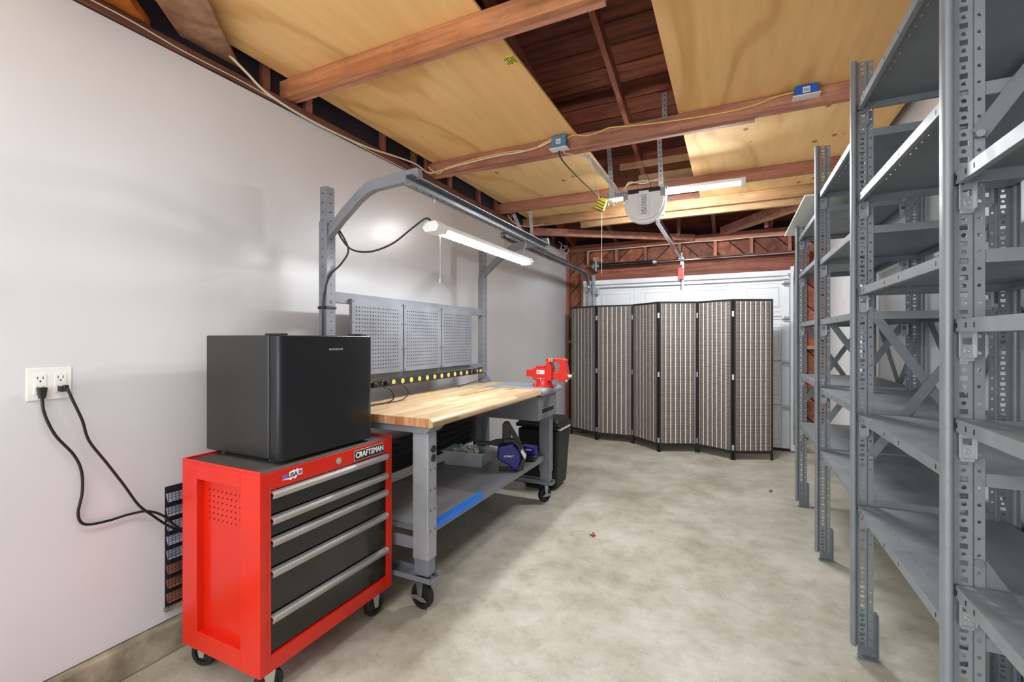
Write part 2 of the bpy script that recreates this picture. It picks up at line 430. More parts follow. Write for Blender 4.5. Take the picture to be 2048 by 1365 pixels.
# front wall with diagonal sheathing
wf = sroot('wall_front'); wf['label'] = 'unfinished timber front wall above and beside the garage door'
MB().box(XL-.1, XR+.1, YF+.05, YF+.08, 0, 3.1).build('backing_panel', 'dark', wf)
def clip(poly, x0, x1, z0, z1):
    for ax, lim, sg in ((0, x0, 1), (0, x1, -1), (1, z0, 1), (1, z1, -1)):
        out = []
        for i in range(len(poly)):
            p, q = poly[i], poly[(i+1) % len(poly)]
            a, b = (p[ax]-lim)*sg, (q[ax]-lim)*sg
            if a >= 0: out.append(p)
            if (a >= 0) != (b >= 0):
                t = a/(a-b); out.append((p[0]+(q[0]-p[0])*t, p[1]+(q[1]-p[1])*t))
        poly = out
        if not poly: break
    return poly
def sheathe(x0, x1, z0, z1, slope):
    Wd = .19; c = math.cos(pi/4)
    for k in range(-30, 50):
        off = k*Wd
        a = (c, c*slope); nrm = (-c*slope, c)
        base = (nrm[0]*off, nrm[1]*off)
        L = 9; g = Wd/2-.006
        poly = [(base[0]+a[0]*s+nrm[0]*t, base[1]+a[1]*s+nrm[1]*t) for s, t in ((-L, -g), (L, -g), (L, g), (-L, g))]
        poly = clip(poly, x0, x1, z0, z1)
        if len(poly) >= 3:
            A = abs(sum(poly[i][0]*poly[(i+1) % len(poly)][1]-poly[(i+1) % len(poly)][0]*poly[i][1] for i in range(len(poly))))/2
            if A > .002:
                MB().prism(poly, (0, YF+.015+R.uniform(-.004, .004), 0), (1, 0, 0), (0, 0, 1), (0, .022, 0)).build('sheathing_board', 'wD', wf)
sheathe(XL, -1.9, .12, 2.62, 1)
sheathe(-1.9, -.6, 2.3, 2.62, 1)
sheathe(-.6, .78, 2.3, 2.62, -1)
sheathe(.78, XR+.02, .12, 2.62, -1)
MB().box(-1.98, .82, 6.41, YF+.01, 2.14, 2.40).build('header_beam', 'wH', wf, bev=.004)
MB().box(-1.98, .82, 6.385, 6.41, 2.33, 2.40).build('ledger', 'wH', wf, bev=.003)
MB().box(XL, XR, 6.42, YF+.01, 2.60, 2.645).build('top_plate', 'wX', wf, bev=.003)
MB().box(XL, XR, 6.44, YF+.01, 2.65, 2.695).build('top_plate', 'wH', wf, bev=.003)
for x in (-1.87, -1.46, -1.07, -.63, -.2, .21, .62):
    MB().box(x-.02, x+.02, 6.42, YF, 2.40, 2.60).build('cripple_stud', 'wZ', wf, bev=.002)
for x, z0 in ((-1.95, .12), (.76, 0.1)):
    MB().box(x-.02, x+.02, 6.42, YF, z0, 2.33 if x < 0 else 2.14).build('stud', 'wZ', wf, bev=.002)
MB().box(XL, XL+.04, 6.43, YF, .13, 2.6).build('stud', 'wZ', wf, bev=.002)
MB().box(.8, XR, 6.44, YF, 1.22, 1.26).build('blocking', 'wXt', wf, bev=.002)
MB().box(XL, -1.97, 6.44, YF, 1.28, 1.32).build('blocking', 'wXt', wf, bev=.002)
MB().box(.72, XR, 6.40, YF+.04, 0, .14).build('curb', 'curb', wf, bev=.01)
MB().box(XL, -1.93, 6.36, YF+.04, 0, .14).build('curb', 'curb', wf, bev=.01)

# ---- garage door
dr = sroot('door_1'); dr['label'] = 'white sectional garage door with raised rectangular panels'
dx0, dx1 = -1.86, .62
PXS = [(-1.72, -1.2), (-1.12, -.68), (-.5, -.03), (.1, .56)]
for k in range(4):
    z0 = .02+k*.53
    m = MB().box(dx0, dx1, 6.40, 6.44, z0, z0+.524)
    m.box(dx0, dx1, 6.394, 6.40, z0+.44, z0+.455); m.box(dx0, dx1, 6.390, 6.40, z0+.497, z0+.512)
    m.box(dx0, dx1, 6.394, 6.40, z0+.01, z0+.02)
    s = m.build('door_section', 'door', dr, bev=.003)
    for a, b in PXS:
        pm_ = MB()
        for d_, y in ((0, 6.392), (.05, 6.390)):
            w_ = .007
            A, B, C, D = a+d_, b-d_, z0+.06+d_, z0+.41-d_
            pm_.box(A, B, y, 6.4, C, C+w_); pm_.box(A, B, y, 6.4, D-w_, D); pm_.box(A, A+w_, y, 6.4, C+w_, D-w_); pm_.box(B-w_, B, y, 6.4, C+w_, D-w_)
        pm_.box(a+.062, b-.062, 6.390, 6.4, z0+.122, z0+.348)
        pm_.build('embossed_panel', 'door', s, bev=.002)
for x0_, x1_ in ((dx0+.01, dx0+.09), (dx1-.09, dx1-.01)):
    m = MB().box(x0_, x1_, 6.385, 6.395, .03, 2.1)
    m.build('end_stile', 'door', dr, bev=.001)
MB().box(-1.80, .60, 6.35, 6.40, 2.10, 2.128).build('top_strut', 'door', dr, bev=.004)
MB().box(-1.80, .60, 6.35, 6.37, 2.05, 2.062).build('top_strut', 'galv', dr, bev=.002)
for z in (.52, 1.05, 1.58, 2.0):
    for x in (dx0+.03, dx1-.03):
        m = MB().box(x-.035, x+.035, 6.372, 6.386, z-.03, z+.03)
        m.cyl((x-.06, 6.36, z), (x+.09, 6.36, z), .006, n=8)
        m.build('hinge', 'galv', dr, bev=.001)
MB().box(dx0, dx1, 6.385, 6.41, .0, .03).build('bottom_seal', 'rubber', dr, bev=.004)
# door jamb trims
st(MB().box(-1.93, dx0-.005, 6.40, 6.46, .14, 2.14).build('trim_1', 'door', bev=.003))
st(MB().box(dx1+.005, .74, 6.40, 6.46, 0, 2.14).build('trim_2', 'door', bev=.003))
st(MB().box(-1.93, .74, 6.375, 6.408, 2.128, 2.165).build('trim_3', 'door', bev=.003))

# ================================================================== CEILING / ROOF
ce = sroot('ceiling'); ce['label'] = 'open roof framing of dark red-brown boards'
def roofz(y): return 2.80+(YF-y)*.23
y = YB; bw = .19
while y < YF+.1:
    y1 = min(y+bw-.012, YF+.15)
    m = MB(); z0, z1 = roofz(y), roofz(y1)
    m.add([(XL-.1, y, z0), (XR+.1, y, z0), (XR+.1, y1, z1), (XL-.1, y1, z1), (XL-.1, y, z0+.02), (XR+.1, y, z0+.02), (XR+.1, y1, z1+.02), (XL-.1, y1, z1+.02)],
          [(0, 3, 2, 1), (4, 5, 6, 7), (0, 1, 5, 4), (1, 2, 6, 5), (2, 3, 7, 6), (3, 0, 4, 7)])
    m.build('roof_board', 'wXd', ce)
    y += bw
MB().add([(XL-.2, YB, roofz(YB)+.05), (XR+.2, YB, roofz(YB)+.05), (XR+.2, YF+.2, roofz(YF+.2)+.05), (XL-.2, YF+.2, roofz(YF+.2)+.05)], [(0, 1, 2, 3)]).build('roof_underlay', 'dark', ce)
for x in (-2.1, -1.47, -.84, -.21, .42, .95):
    MB().bar((x, YB, roofz(YB)-.055), (x, YF+.05, roofz(YF+.05)-.055), .042, .11).build('rafter', 'wYr', ce, bev=.003)
MB().box(XR+.03, XR+.05, YB, YF, 3.2, 4.9).build('gable_panel', 'dark', ce)
MB().box(XL-.08, XL-.06, YB, YF, 3.2, 4.9).build('gable_panel', 'dark', ce)
# wall plates along the left wall
MB().box(XL-.06, XL+.012, YB, YF-.06, 2.605, 2.65).build('wall_plate', 'wY', ce, bev=.004)
for yv in (1.60, 1.87, 2.50, 2.85, 3.02, 3.35, 3.85, 4.22, 4.55, 5.3, 5.9):
    MB().box(XL-.05, XL+.0, yv, yv+.042, 2.65, 2.80).build('blocking', 'wZ', ce, bev=.002)
# joists (bottom 2.66, top 2.755)
def joist(y, t, mat, x0=XL-.04, x1=XR, zb=2.657, zt=2.755, nm='ceiling_joist'):
    return MB().box(x0, x1, y, y+t, zb, zt).build(nm, mat, ce, bev=.004)
joist(-.9, .045, 'wX'); joist(.45-.0, .045, 'wX', x0=-1.2)
joist(1.72, .045, 'wXo'); joist(1.767, .04, 'wX', x1=-.45, zb=2.664)
joist(3.05, .045, 'wX'); joist(3.097, .04, 'wX', x1=.12, zb=2.652, zt=2.70)
joist(4.29, .045, 'wX')
joist(4.95, .045, 'wXt'); joist(5.02, .045, 'wXt', x0=-1.55, zb=2.60, zt=2.70)
# lookouts running to the front wall
MB().bar((-2.15, 5.0, 2.612), (-.45, 6.42, 2.655), .042, .085).build('hip_brace', 'wX', ce, bev=.003)
MB().bar((-.1, 6.42, 2.70), (.95, 4.9, 2.665), .09, .07).build('hip_brace', 'wXt', ce, bev=.003)
MB().bar((-.13, 6.40, 2.71), (.9, 4.82, 2.70), .03, .09).build('hip_brace', 'wX', ce, bev=.003)
MB().box(-1.3, -.33, 3.93, 3.97, 3.06, 3.14).build('collar_tie', 'wXo', ce, bev=.003)
MB().box(-.97, -.31, 4.40, 4.43, 2.955, 3.01).build('collar_tie', 'wXt', ce, bev=.003)
MB().box(-.80, -.31, 4.42, 4.45, 2.80, 2.885).build('collar_tie', 'wXt', ce, bev=.003)
MB().box(-1.0, -.1, 5.35, 5.39, 2.86, 2.93).build('collar_tie', 'wX', ce, bev=.003)
for x in (-.62, .33):
    MB().box(x, x+.04, 6.0, 6.04, 2.62, 2.88).build('roof_strut', 'wZ', ce, bev=.003)
# wide boards leaning across the plate at the near left
MB().prism([(-1.70, .93), (-2.222, 1.485), (-2.225, 1.213), (-1.9, .838)], (0, 0, 0), (1, 0, 0), (0, 1, 0), (0, 0, .02)).add([], []).build('gusset_board', 'wB', ce, bev=.001).location.z = 2.70
MB().prism([(-1.95, .80), (-2.105, .97), (-2.225, 1.10), (-2.225, .85)], (0, 0, 2.658), (1, 0, 0), (0, 1, 0), (0, 0, .04)).build('gusset_board', 'wO', ce, bev=.002)

# plywood sheets lying on the joists
def ply(x0, x1, y0, y1, mat, label, z=2.757):
    o = MB().box(x0, x1, y0, y1, z, z+.013).build('plywood_sheet', mat, org=((x0+x1)/2, (y0+y1)/2, z), bev=.001)
    tag(o, label, 'plywood', 'plywood sheets laid over the ceiling joists'); return o
ply(-2.17, -.975, 1.06, 1.742, 'plyA', 'amber plywood sheet overhead before the nearest joist, left side')
ply(-2.17, -.975, 1.746, 3.072, 'plyA', 'amber plywood sheet overhead with the yellow note on it')
ply(-2.17, -.975, 3.076, 4.31, 'plyK', 'knotty plywood sheet above the bench light and track straps')
ply(-2.17, -.975, 4.314, 4.99, 'plyK', 'narrow knotty plywood strip at far left before the front wall')
ply(-.305, .935, .3, 3.072, 'plyA', 'largest plywood sheet overhead, behind the bright blue junction box')
ply(-.305, .935, 3.076, 4.31, 'plyK', 'plywood sheet with wavy grain between joists at the right')
ply(-.29, .935, 4.314, 4.99, 'plyK', 'knotty plywood strip beyond the right end of the tube light')
ply(-2.17, -.975, -1.2, 1.055, 'plyA', 'plywood sheet overhead behind the wide leaning board')

# ================================================================== STEEL SHELVING
rack = thing('steel_shelving', 'long run of grey perforated steel shelving bays along the right wall', 'shelving', (.7, 2.9, 0))
PITCH = .04; PH = 2.50; Z0 = .045
def grid(m, xs, zs, skip, o, a, b):
    o, a, b = Vector(o), Vector(a), Vector(b); idx = {}
    def vi(i, j):
        if (i, j) not in idx:
            idx[(i, j)] = len(vs); vs.append(o+a*xs[i]+b*zs[j])
        return idx[(i, j)]
    vs = []; fs = []
    for i in range(len(xs)-1):
        for j in range(len(zs)-1):
            if (i, j) in skip: continue
            fs.append((vi(i, j), vi(i+1, j), vi(i+1, j+1), vi(i, j+1)))
    m.add(vs, fs)
def octring(m, o, a, b, x0, x1, z0, z1, r):
    """rectangle with an octagonal hole"""
    o, a, b = Vector(o), Vector(a), Vector(b); cx, cz = (x0+x1)/2, (z0+z1)/2
    outer = [(x1, cz), (x1, z1), (cx, z1), (x0, z1), (x0, cz), (x0, z0), (cx, z0), (x1, z0)]
    inner = [(cx+r*math.cos(i*pi/4), cz+r*math.sin(i*pi/4)) for i in range(8)]
    m.add([o+a*x+b*z for x, z in outer+inner], [(i, (i+1) % 8, 8+(i+1) % 8, 8+i) for i in range(8)])
def post_mesh(h, holes_flange):
    m = MB(); ox = (0, 0, 0); A = (1, 0, 0); Bz = (0, 0, 1)
    n = int(h/PITCH)
    # web at y=0 x .018-.055 ; strip .060-.080 at y=.004
    for k in range(n):
        z = k*PITCH
        grid(m, [.018, .033, .049, .056], [z, z+.003, z+.016, z+.02], {(1, 1)}, ox, A, Bz)
        octring(m, ox, A, Bz, .018+.015, .049, z+.02, z+.04, .0055)
        m.add([(.018, 0, z+.02), (.033, 0, z+.02), (.033, 0, z+.04), (.018, 0, z+.04), (.049, 0, z+.02), (.056, 0, z+.02), (.056, 0, z+.04), (.049, 0, z+.04)], [(0, 1, 2, 3), (4, 5, 6, 7)])
        octring(m, (0, .004, 0), A, Bz, .060, .080, z+.01, z+.05 if k < n-1 else z+.04, .0045)
        if holes_flange:
            octring(m, (.006, 0, 0), (0, -1, 0), Bz, .010, .034, z, z+.04, .0042)
    m.add([(.056, 0, 0), (.060, .004, 0), (.060, .004, n*PITCH), (.056, 0, n*PITCH)], [(0, 1, 2, 3)])
    m.add([(.060, .004, 0), (.080, .004, 0), (.080, .004, .01), (.060, .004, .01)], [(0, 1, 2, 3)])
    return m, n*PITCH
def make_post(h, hf):
    m, hh = post_mesh(h, hf)
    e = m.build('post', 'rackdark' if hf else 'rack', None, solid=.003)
    return e, hh
def bead_mesh(hh, hf):
    m = MB()
    prof = [(.0, -.012), (.003, -.019), (.009, -.021), (.016, -.019), (.020, -.010), (.020, .010), (.016, .019), (.009, .021), (.003, .019), (.0, .012)]
    m.prism(prof, (0, 0, 0), (1, 0, 0), (0, 1, 0), (0, 0, hh))
    return m
posts_cache = {}
def place_post(x, y, h, back):
    key = (h, back)
    if key not in posts_cache:
        p, hh = make_post(h, back)
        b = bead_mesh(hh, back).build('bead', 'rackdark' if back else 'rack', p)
        smooth_by_angle(b, .9)
        f = MB()
        f.box(.026, .092, .0055, .009, -Z0, .15).box(.089, .092, -.030, .0055, -Z0, .15).box(.022, .092, -.032, .009, -Z0, -Z0+.004)
        f.cyl((.045, .002, -.02), (.045, .0055, -.02), .006, n=8).cyl((.075, .002, -.015), (.075, .0055, -.015), .005, n=8)
        fo = f.build('foot', 'rackdark', p, bev=.001)
        posts_cache[key] = (p, b, fo); new = (p, b, fo)
    else:
        s = posts_cache[key]
        p = s[0].copy(); COL.objects.link(p); new = [p]
        for q in s[1:]:
            c = q.copy(); COL.objects.link(c); c.parent = p; new.append(c)
    p = new[0]; p.parent = rack
    p.location = Vector((x, y, Z0))-Vector(rack['_w'])
    if back: p.scale.x = -1
    return p
PY_ = [1.455, 2.405, 3.355, 4.33]
for y in [.505]+PY_:
    h = 2.2 if y > 4 else 2.5
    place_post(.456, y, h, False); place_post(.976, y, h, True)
SX0, SX1 = .479, .953
def shelf_mesh(L, z_holes=True):
    m = MB(); W = SX1-SX0
    ys = [0, .03]; k = .03
    slots = []
    nsl = int((L-.1)/.052)
    yy = .045
    for i in range(nsl):
        slots.append((yy, yy+.014)); yy += .052
    ycuts = [0]
    for a, b in slots: ycuts += [a, b]
    ycuts.append(L)
    xs = [0, .045, .048, W-.048, W-.045, W]
    skip = set()
    for i in range(len(slots)):
        if i % 5 != 4:
            skip.add((1, 1+2*i)); skip.add((3, 1+2*i))
    grid(m, xs, ycuts, skip, (0, 0, 0), (1, 0, 0), (0, 1, 0))
    H = .03
    # lips
    m.add([(0, 0, 0), (0, L, 0), (0, L, -H), (0, 0, -H)], [(0, 1, 2, 3)])
    m.add([(W, 0, 0), (W, L, 0), (W, L, -H), (W, 0, -H)], [(0, 1, 2, 3)])
    m.add([(0, 0, 0), (W, 0, 0), (W, 0, -H), (0, 0, -H)], [(0, 1, 2, 3)])
    m.add([(0, L, 0), (W, L, 0), (W, L, -H), (0, L, -H)], [(0, 1, 2, 3)])
    for x, d in ((0, .014), (W, -.014)):
        m.add([(x, 0, -H), (x, L, -H), (x+d, L, -H), (x+d, 0, -H)], [(0, 1, 2, 3)])
        m.add([(x+d, 0, -H), (x+d, L, -H), (x+d, L, -H+.008), (x+d, 0, -H+.008)], [(0, 1, 2, 3)])
    for y, d in ((0, .014), (L, -.014)):
        m.add([(0, y, -H), (W, y, -H), (W, y+d, -H), (0, y+d, -H)], [(0, 1, 2, 3)])
    return m
def clip_mesh():
    m = MB()
    grid(m, [-.014, -.008, .008, .014], [-.062, -.030, -.014, 0], {(1, 1)}, (0, -.004, 0), (1, 0, 0), (0, 0, 1))
    m.prism([(-.011, -.07), (.011, -.07), (.014, -.062), (-.014, -.062)], (0, -.005, 0), (1, 0, 0), (0, 0, 1), (0, .001, 0))
    m.box(-.0165, -.013, -.011, -.002, -.06, 0); m.box(.013, .0165, -.011, -.002, -.06, 0)
    m.ring((0, -.0045, -.045), (0, 1, 0), .0035, .006, .002, 12)
    return m
shelf_src = {}
clip_src = None
def place_shelf(y0, y1, z, mat='rack'):
    global clip_src
    L = round(y1-y0-.012, 3)
    if L not in shelf_src:
        o = shelf_mesh(L).build('shelf', mat, None, solid=.0016); shelf_src[L] = o
    else:
        o = shelf_src[L].copy(); COL.objects.link(o)
    o.parent = rack; o.location = Vector((SX0, y0+.006, z))-Vector(rack['_w'])
    # holes printed on the front lip: two dark oval punchings near each end
    lm = MB()
    if 'lip' not in shelf_src:
        for yv in (.012, .06, .10, .40, .55, L-.10, L-.06, L-.012):
            lm.prism([(-.003, -.006), (.003, -.006), (.003, .006), (-.003, .006)], (-.0012, yv, -.015), (0, 1, 0), (0, 0, 1), (.001, 0, 0))
        lo = lm.build('lip_slots', 'ink', o); shelf_src['lip'] = lo; stuff(lo)
        lo.location = (0, 0, 0); 
    else:
        lo = shelf_src['lip'].copy(); COL.objects.link(lo); lo.parent = o
    for (x, y, r) in ((.0305+.026-.0, L-.0015, 0), (SX1-SX0-.03, L-.0015, 0), (.0305+.026, .0015, pi), (SX1-SX0-.03, .0015, pi)):
        if clip_src is None:
            c = clip_mesh().build('clip', 'galv', None, bev=.0008); clip_src = c
        else: c = clip_src.copy(); COL.objects.link(c)
        c.parent = o; c.location = (x-.036+(.0 if x > .3 else 0), y, -.03); c.rotation_euler = (0, 0, r)
    return o
LV = {0: [2.34, 1.745, 1.395, 1.158, .762], 1: [2.345, 1.955, 1.56, 1.03, .643], 2: [2.235, 1.825, 1.462, 1.05, .668], 3: [2.155, 1.86, 1.47, 1.065, .678]}
YS = [.505]+PY_
for b in range(4):
    for z in LV[b]: place_shelf(YS[b], YS[b+1], z)
def brace(p, q, nm='brace'):
    d = (Vector(q)-Vector(p))
    m = MB()
    up = (0, 1, 0) if abs(d.y) < .01 else (1, 0, 0)
    m.bar(p, q, .034, .0025, up)
    o = m.build(nm, 'rackdark', rack)
    for e in (p, q):
        n_ = Vector(up)
        MB().cyl(Vector(e)-n_*.010, Vector(e)+n_*.004, .009, n=10).build('bolt', 'galv', o)
    return o
def xbr(y, z0, z1, k=.004):
    brace((.523, y-.003, z0), (.91, y-.003, z1)); brace((.523, y+.007, z1), (.91, y+.007, z0))
for y in PY_[1:]: xbr(y, .85, 1.475)
xbr(PY_[0], 1.83, 2.42); xbr(PY_[0], .22, .82)
xbr(.505, .85, 1.475)
for a, b in ((1, 2), (2, 3), (3, 4)):
    brace((.983, YS[a]+.02, 1.46), (.983, YS[b]-.02, .62)); brace((.986, YS[a]+.02, .62), (.986, YS[b]-.02, 1.46))
# white board on top of the far bay
o = MB().box(.415, .95, 3.45, 4.72, 0, .012).build('white_board', 'board', org=(.415, 3.45, 0), bev=.001)
o.location.z = 2.252
tag(o, 'white painted board lying on top of the farthest shelving bay', 'board')

# ================================================================== TOOL CHEST
tx0, tx1, ty0, ty1, tz0, tz1 = -2.0, -1.53, 1.10, 1.81, .12, .855
tc = thing('tool_chest', 'bright red rolling tool chest with five black drawers under the fridge', 'tool chest', (-1.78, 1.455, 0))
m = MB()
m.box(tx0, tx1-.03, ty0+.028, ty0+.032, tz0+.02, tz1-.02)          # recessed side panel
for (a, b, c, d) in ((tx0, tx0+.095, tz0, tz1), (tx1-.11, tx1, tz0, tz1)):
    m.box(a, b, ty0, ty0+.03, c, d)
m.box(tx0+.095, tx1-.11, ty0, ty0+.03, tz1-.06, tz1-.0); m.box(tx0+.095, tx1-.11, ty0, ty0+.03, tz0, tz0+.075)
m.box(tx0, tx1-.03, ty1-.03, ty1, tz0, tz1)
m.box(tx0, tx0+.01, ty0+.03, ty1-.03, tz0, tz1)
# front frame
m.box(tx1-.03, tx1, ty0+.03, ty0+.045, tz0, tz1); m.box(tx1-.03, tx1, ty1-.035, ty1, tz0, tz1)
m.box(tx1-.03, tx1, ty0+.045, ty1-.035, .79, tz1-.0); m.box(tx1-.03, tx1, ty0+.045, ty1-.035, tz0, .182)
m.box(tx0+.01, tx1-.03, ty0+.03, ty1-.03, tz0, tz0+.01); m.box(tx0+.01, tx1-.03, ty0+.03, ty1-.03, .825, .835)
m.build('body', 'red', tc, bev=.0035)
m = MB()
m.box(tx0, tx1, ty0, ty0+.006, tz1, tz1+.012).box(tx0, tx1, ty1-.006, ty1, tz1, tz1+.012).box(tx0, tx0+.006, ty0+.006, ty1-.006, tz1, tz1+.012)
m.build('top_rim', 'red', tc, bev=.002)
MB().box(tx0+.008, tx1-.006, ty0+.008, ty1-.008, .835, .858).build('rubber_liner', 'mat', tc, bev=.002)
MB().box(tx0+.02, tx1-.035, ty0+.05, ty1-.04, tz0+.02, .82).build('drawer_bay', 'blackmat', tc)
m = MB()
for i in range(9):
    for j in range(6):
        m.cyl((-1.868+i*.0265+(j%2)*.004, ty0+.0265, .752-j*.0225), (-1.868+i*.0265+(j%2)*.004, ty0+.0285, .752-j*.0225), .0032, n=8)
stuff(m.build('vent_holes', 'ink', tc))
for zt, zb in ((.788, .697), (.693, .616), (.612, .502), (.498, .333), (.329, .186)):
    d = MB().box(tx1-.03, tx1-.008, ty0+.047, ty1-.037, zb, zt).build('drawer', 'drawer', tc, bev=.003)
    MB().prism([(0, 0), (.020, -.004), (.024, -.012), (.016, -.029), (.012, -.029), (.016, -.013), (0, -.006)], (tx1-.008, ty0+.047, zt-.002), (1, 0, 0), (0, 0, 1), (0, ty1-ty0-.084, 0)).build('handle', 'handle', d, bev=.001)
lp = MB().box(tx1, tx1+.002, 1.556, 1.752, .797, .843).build('name_plate', 'handle', tc, bev=.001)
MB().box(tx1+.002, tx1+.003, 1.559, 1.749, .800, .840).build('name_plate_field', 'ink', lp)
text('lettering', 'CRAFTSMAN', .037, 'label', lp, frameX((tx1+.0035, 1.654, .820)), sx=.86)
lk = MB().cyl((tx1, 1.466, .822), (tx1+.005, 1.466, .822), .014, n=20).cyl((tx1, 1.466, .822), (tx1+.008, 1.466, .822), .008, n=16).build('lock', 'handle', tc, bev=.001)
stk = MB().prism([(0, .004), (.03, .008), (.032, .026), (.055, .032), (.062, .028), (.07, .034), (.075, .028), (.092, .028), (.092, .006), (.07, .006), (.06, -.004), (.048, .002), (.04, -.005), (.03, .001)], (tx1, 1.188, .810), (0, 1, 0), (0, 0, 1), (.0008, 0, 0)).build('sticker', 'label', tc)
text('lettering', 'USA', .024, 'ink', stk, frameX((tx1+.0016, 1.236, .824)), .0003)
MB().box(tx1+.0008, tx1+.0014, 1.191, 1.215, .817, .832).box(tx1+.0008, tx1+.0014, 1.262, 1.277, .820, .834).build('print', 'purple', stk)
def caster(root, x, y, rw, top, wid, brake=False, rot=0, rubber='rubber'):
    c = Vector((x, y, rw))
    T = Matrix.Translation(c) @ Matrix.Rotation(rot, 4, 'Z')
    k = MB(T)
    k.box(-.03, .03, -.03, .03, top-rw-.006, top-rw)
    for s in (-1, 1):
        k.prism([(-.008, -.012), (.012, -.012), (.022, top-rw-.006), (-.026, top-rw-.006)], (0, s*(wid/2+.006)-.0015, 0), (1, 0, 0), (0, 0, 1), (0, .003, 0))
    k.cyl((0, -wid/2-.010, 0), (0, wid/2+.010, 0), .006, n=10)
    f = k.build('caster', 'galv' if brake else 'handle', root, bev=.0008)
    w_ = MB(T).ring((0, 0, 0), (0, 1, 0), rw*.62, rw, wid)
    smooth_by_angle(w_.build('wheel', rubber, f), .9)
    MB(T).ring((0, 0, 0), (0, 1, 0), .006, rw*.64, wid*.7).build('hub', 'blackmat', f, bev=.001)
    if brake:
        MB(T).prism([(-.055, -.002), (-.02, .010), (.03, .004), (.05, -.012), (.02, -.018), (-.02, -.012), (-.045, -.012)], (0, -wid/2-.014, 0), (1, 0, 0), (0, 0, 1), (0, .004, 0)).build('brake_pedal', 'galv', f, bev=.001)
    return f
caster(tc, -1.58, 1.17, .0525, .12, .028, rot=1.2); caster(tc, -1.58, 1.735, .0525, .12, .028, rot=1.5)
caster(tc, -1.97, 1.17, .0525, .12, .028, rot=.3); caster(tc, -1.97, 1.735, .0525, .12, .028, rot=.3)

# ================================================================== MINI FRIDGE
fx0, fx1, fy0, fy1 = -2.02, -1.565, 1.205, 1.71
fr = thing('mini_fridge', 'black cube mini fridge standing on the red tool chest', 'fridge', (-1.8, 1.455, .858))
MB().box(fx0, fx1-.06, fy0, fy1, .878, 1.362).build('cabinet', 'fridge', fr, bev=.006, seg=3)
MB().box(fx1-.06, fx1-.052, fy0+.006, fy1-.006, .885, 1.355).build('door_gasket', 'blackmat', fr)
dd = MB().prism([(0, 0), (0, fy1-fy0), (.044, fy1-fy0), (.051, fy1-fy0-.014), (.052, fy1-fy0-.03), (.052, .03), (.050, .014), (.044, .004), (.030, 0)], (fx1-.052, fy0, .872), (1, 0, 0), (0, 1, 0), (0, 0, .488)).build('door', 'fridgedoor', fr, bev=.003)
smooth_by_angle(dd, .5)
for i in range(7):
    MB().box(fx1, fx1+.001, 1.447+i*.0115, 1.454+i*.0115, 1.299-.002*(i == 3), 1.306).build('badge_mark', 'handle', dd)
for y in (fy0+.02, fy1-.05):
    MB().box(fx1-.11, fx1-.02, y, y+.035, 1.362, 1.370).build('hinge_cover', 'blackmat', fr, bev=.002)
for x in (fx0+.05, fx1-.1):
    for y in (fy0+.05, fy1-.05):
        MB().cyl((x, y, .858), (x, y, .88), .018, .015, 14).build('foot', 'blackmat', fr)

# ================================================================== WORKBENCH
BX0, BX1, BY0, BY1, BZ = -2.05, -1.29, 1.82, 3.64, .962
wb = thing('workbench', 'grey steel workbench on casters with butcher block top and pegboard riser', 'workbench', (-1.67, 2.73, 0))
th = .042
prof = [(BX0, BZ-th), (BX1-.008, BZ-th), (BX1, BZ-th+.008)]
for i in range(7):
    a = i/6*pi/2; prof.append((BX1-.026+.026*math.cos(a), BZ-.026+.026*math.sin(a)))
prof.append((BX0, BZ))
tp = MB().prism(prof, (0, BY0, 0), (1, 0, 0), (0, 0, 1), (0, BY1-BY0, 0)).build('tabletop', 'butcher', wb)
smooth_by_angle(tp, .5)
# end-grain blocks at the near end of the top, each a proud piece
x = BX0
i = 0
while x < BX1-.03:
    w_ = R.choice((.036, .04, .05, .06, .07)); x1 = min(x+w_, BX1-.026)
    MB().box(x+.0006, x1-.0006, BY0-.0025, BY0, BZ-th+.001, BZ-.0015).build('end_grain_block', wood('end_grain_%d' % i, *R.choice((((214, 160, 112), (186, 126, 80)), ((228, 178, 130), (204, 146, 98)), ((206, 144, 92), (176, 114, 68)))), 'Z', rnd=.05), wb)
    x = x1; i += 1
# steel cover plate at the far end, wrapping the nose
e = .003
pl = [(-1.78, BZ), (-1.78, BZ+e)]
for i in range(9):
    a = pi/2-i/8*pi*.80; pl.append((BX1-.022+.03*math.cos(a), BZ-.026+(.026+e)*math.sin(a)))
inner = []
for i in range(9):
    a = pi/2-(8-i)/8*pi*.80; inner.append((BX1-.022+.0275*math.cos(a), BZ-.026+.0265*math.sin(a)))
cp = MB().prism(pl+inner, (0, 3.21, 0), (1, 0, 0), (0, 0, 1), (0, BY1-3.21+.004, 0)).build('steel_cover_plate', 'plate', wb)
smooth_by_angle(cp, .6); cp['label'] = 'bare steel plate over the far end of the top'
